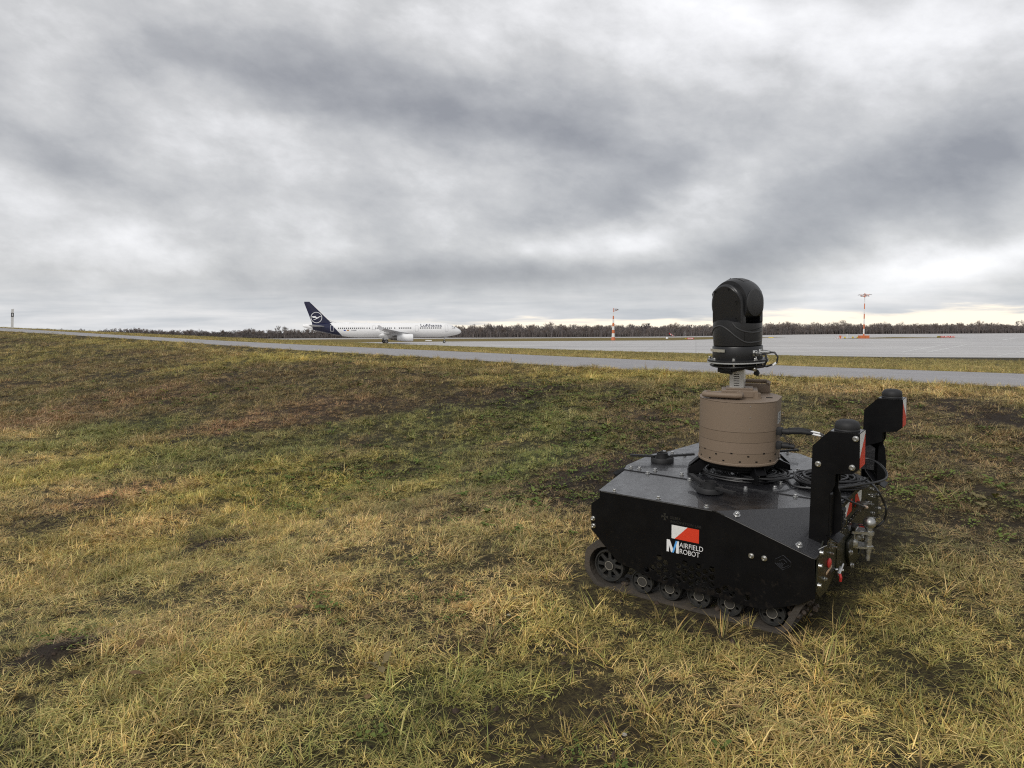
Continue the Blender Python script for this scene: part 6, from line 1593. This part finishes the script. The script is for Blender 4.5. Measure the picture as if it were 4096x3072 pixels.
for k in range(6):
    me = joined(*bare_tree('w', 11.5, rnd_s := [.75, .9, 1.0, .7, .85, 1.1][k], 900 + k, .34, .17, 4, .05)); me.materials.append([m_bark, m_bark_r, m_bark, m_bark, m_bark_r, m_bark_l][k]); wood_src.append(me)
def bush_mesh(seed, H, W):
    rnd = random.Random(seed); vs = []; fs = []
    for i in range(330):
        a = rnd.random() * 6.283; r_ = W * math.sqrt(rnd.random()) * .5; p_ = Vector((r_ * math.cos(a), r_ * math.sin(a), 0)); h_ = H * rnd.uniform(.35, 1.0); tip = p_ * 1.25 + Vector((rnd.gauss(0, .4), rnd.gauss(0, .4), h_)); w = rnd.uniform(.05, .14); k = len(vs)
        vs += [p_ + Vector((-w, 0, 0)), p_ + Vector((w, w, 0)), tip + Vector((w * .4, 0, 0)), tip + Vector((-w * .4, -w * .3, 0))]; fs.append((k, k + 1, k + 2, k + 3))
    me = bpy.data.meshes.new('scrub'); me.from_pydata(vs, [], fs); return me
for k in range(3):
    me = bush_mesh(k, 5.2, 5.5); me.materials.append([m_bark, m_bark_r, m_bark][k]); wood_src.append(me)
cwood = bpy.data.collections.new('wood_sources')
for i, me in enumerate(wood_src): cwood.objects.link(bpy.data.objects.new(f'wood_src_{i}', me))
def treeline_base(px):     # photo row of the foot of the wood
    return interp([(-400, 1362), (0, 1360), (1208, 1353.2), (1800, 1351.6), (2300, 1349.5), (2700, 1346.4), (2860, 1344), (3300, 1337.2), (3800, 1335), (4096, 1332.6), (4500, 1330.5)], px)
def tree_h(px):
    return interp([(-400, 7), (600, 6.2), (1200, 5.6), (1800, 7.4), (2200, 7.8), (2700, 7.2), (2900, 8.2), (3200, 10.4), (3500, 10.8), (3800, 9.8), (4096, 10.5), (4500, 11)], px)
wrnd = random.Random(33); wp = []; wsz = []
px = -500
while px < 4600:
    for row in range(9):
        q = at0(px + wrnd.uniform(-5, 5), treeline_base(px)); dd = q.y + row * 6.5 + wrnd.uniform(0, 5); k = dd / q.y
        wp.append((q.x * k, q.y * k, -.1)); wsz.append(tree_h(px) / 11.5 * wrnd.uniform(.50, 1.06) * (.8 if row == 0 else 1) * (1 + .30 * mn.noise(Vector((px * .011, row * .3, 0))) + .25 * mn.noise(Vector((px * .05, row * .3, 5)))))
    px += 7.5
wme = bpy.data.meshes.new('woodland'); wme.from_pydata(wp, [], []); a_ = wme.attributes.new('siz', 'FLOAT', 'POINT'); a_.data.foreach_set('value', wsz)
def inst_points(name, me, coll, seed):
    o = link(name, me, None); ng = bpy.data.node_groups.new(name, 'GeometryNodeTree')
    ng.interface.new_socket('Geometry', in_out='INPUT', socket_type='NodeSocketGeometry'); ng.interface.new_socket('Geometry', in_out='OUTPUT', socket_type='NodeSocketGeometry')
    n = ng.nodes; l = ng.links; gi = n.new('NodeGroupInput'); go = n.new('NodeGroupOutput')
    mp = n.new('GeometryNodeMeshToPoints'); l.new(gi.outputs[0], mp.inputs[0])
    ci = n.new('GeometryNodeCollectionInfo'); ci.inputs['Collection'].default_value = coll; ci.inputs['Separate Children'].default_value = True; ci.inputs['Reset Children'].default_value = True
    ip = n.new('GeometryNodeInstanceOnPoints'); ip.inputs['Pick Instance'].default_value = True; l.new(mp.outputs[0], ip.inputs['Points']); l.new(ci.outputs[0], ip.inputs['Instance'])
    rv_ = n.new('FunctionNodeRandomValue'); rv_.data_type = 'FLOAT_VECTOR'; rv_.inputs[0].default_value = (-.05, -.05, 0); rv_.inputs[1].default_value = (.05, .05, 6.28); rv_.inputs['Seed'].default_value = seed; l.new(rv_.outputs[0], ip.inputs['Rotation'])
    sz = n.new('GeometryNodeInputNamedAttribute'); sz.data_type = 'FLOAT'; sz.inputs['Name'].default_value = 'siz'; l.new(sz.outputs['Attribute'], ip.inputs['Scale'])
    l.new(ip.outputs[0], go.inputs[0]); md = o.modifiers.new('scatter', 'NODES'); md.node_group = ng; tag(o, kind='stuff'); return o
inst_points('woodland', wme, cwood, 3)
# trees that stand out of the wood one by one
TREES = [(1117, 1299, 'pale bare tree rising highest left of the airliner tail', 1.0, m_bark_l), (1146, 1301, 'bare tree close beside the airliner tail cone', .9, m_bark_l), (1895, 1302, 'ragged bare tree just ahead of the airliner nose', 1.0, m_bark),
         (1963, 1296, 'broad dark bare tree ahead of the airliner nose', 1.15, m_bark), (2088, 1304, 'dark bare tree midway between airliner nose and striped mast', .9, m_bark), (2205, 1306, 'low dark bare tree left of the striped mast', 1.0, m_bark),
         (2400, 1298, 'thin bare tree left behind the striped mast', .6, m_bark), (2525, 1297, 'small twin-stemmed bare tree right of the striped mast', .6, m_bark), (2571, 1291.5, 'fan-shaped bare tree left of the distant tower', .95, m_bark),
         (2760, 1293, 'bare tree just right of the trio of poles', .7, m_bark), (2808, 1292, 'wide bare tree at the left edge of the turret', 1.0, m_bark), (3368, 1276, 'tall bare tree left of the big floodlight mast', 1.0, m_bark_r),
         (3245, 1284, 'bare tree behind open sky gap right of the turret', .9, m_bark_r), (3590, 1283, 'spreading bare tree right of the big floodlight mast', 1.1, m_bark_r), (3520, 1284, 'bare tree close right of the big floodlight mast', 1.0, m_bark),
         (3886, 1276.5, 'lone bare tree with visible trunk in front of the right wood', 1.1, m_bark_r), (4051, 1281, 'rounded bare tree near the right edge', 1.1, m_bark), (4086, 1275, 'tall pale bare tree at the right edge', .9, m_bark_l)]
for i, (px, ty, lab, spd, mm) in enumerate(TREES):
    by = treeline_base(px); q = at0(px, by + .3); sc_ = q.y / FPX; H_ = (by - ty) * sc_ * 1.02
    e_ = empty('bare_tree', (q.x, q.y - (4 if px != 3886 else 12), 0)); tag(e_, lab, 'tree', 'bare trees standing out of the far wood')
    c_, t2 = bare_tree('tree', H_ * .95, spd, 40 + i, .30, .17, 5 if px in (3886, 1963, 2571) else 4, .045); link('crown', c_, mm, e_); link('trunk', t2, mm, e_)
# pebbles, dead leaves and two small stones in the grass
def pebble(px, py, s_, label):
    q = hit_ground(px, py); b_ = B(); rnd = random.Random(int(px)); b_.lathe([(0, -.4), (.7, -.35), (1, 0), (.75, .4), (.3, .6), (0, .62)], n=9)
    me = b_.mesh('pebble')
    for v in me.vertices: v.co *= s_ * rnd.uniform(.85, 1.15)
    o = link('pebble', me, mat('pale_stone', (.30, .28, .24), .8), None, loc=(q.x, q.y, q.z + .02)); tag(o, label, 'stone')
pebble(2035, 2478, .009, 'pale pebble in the dry grass left of the front wheels'); pebble(2498, 2962, .009, 'pale pebble in the grass near the bottom edge')
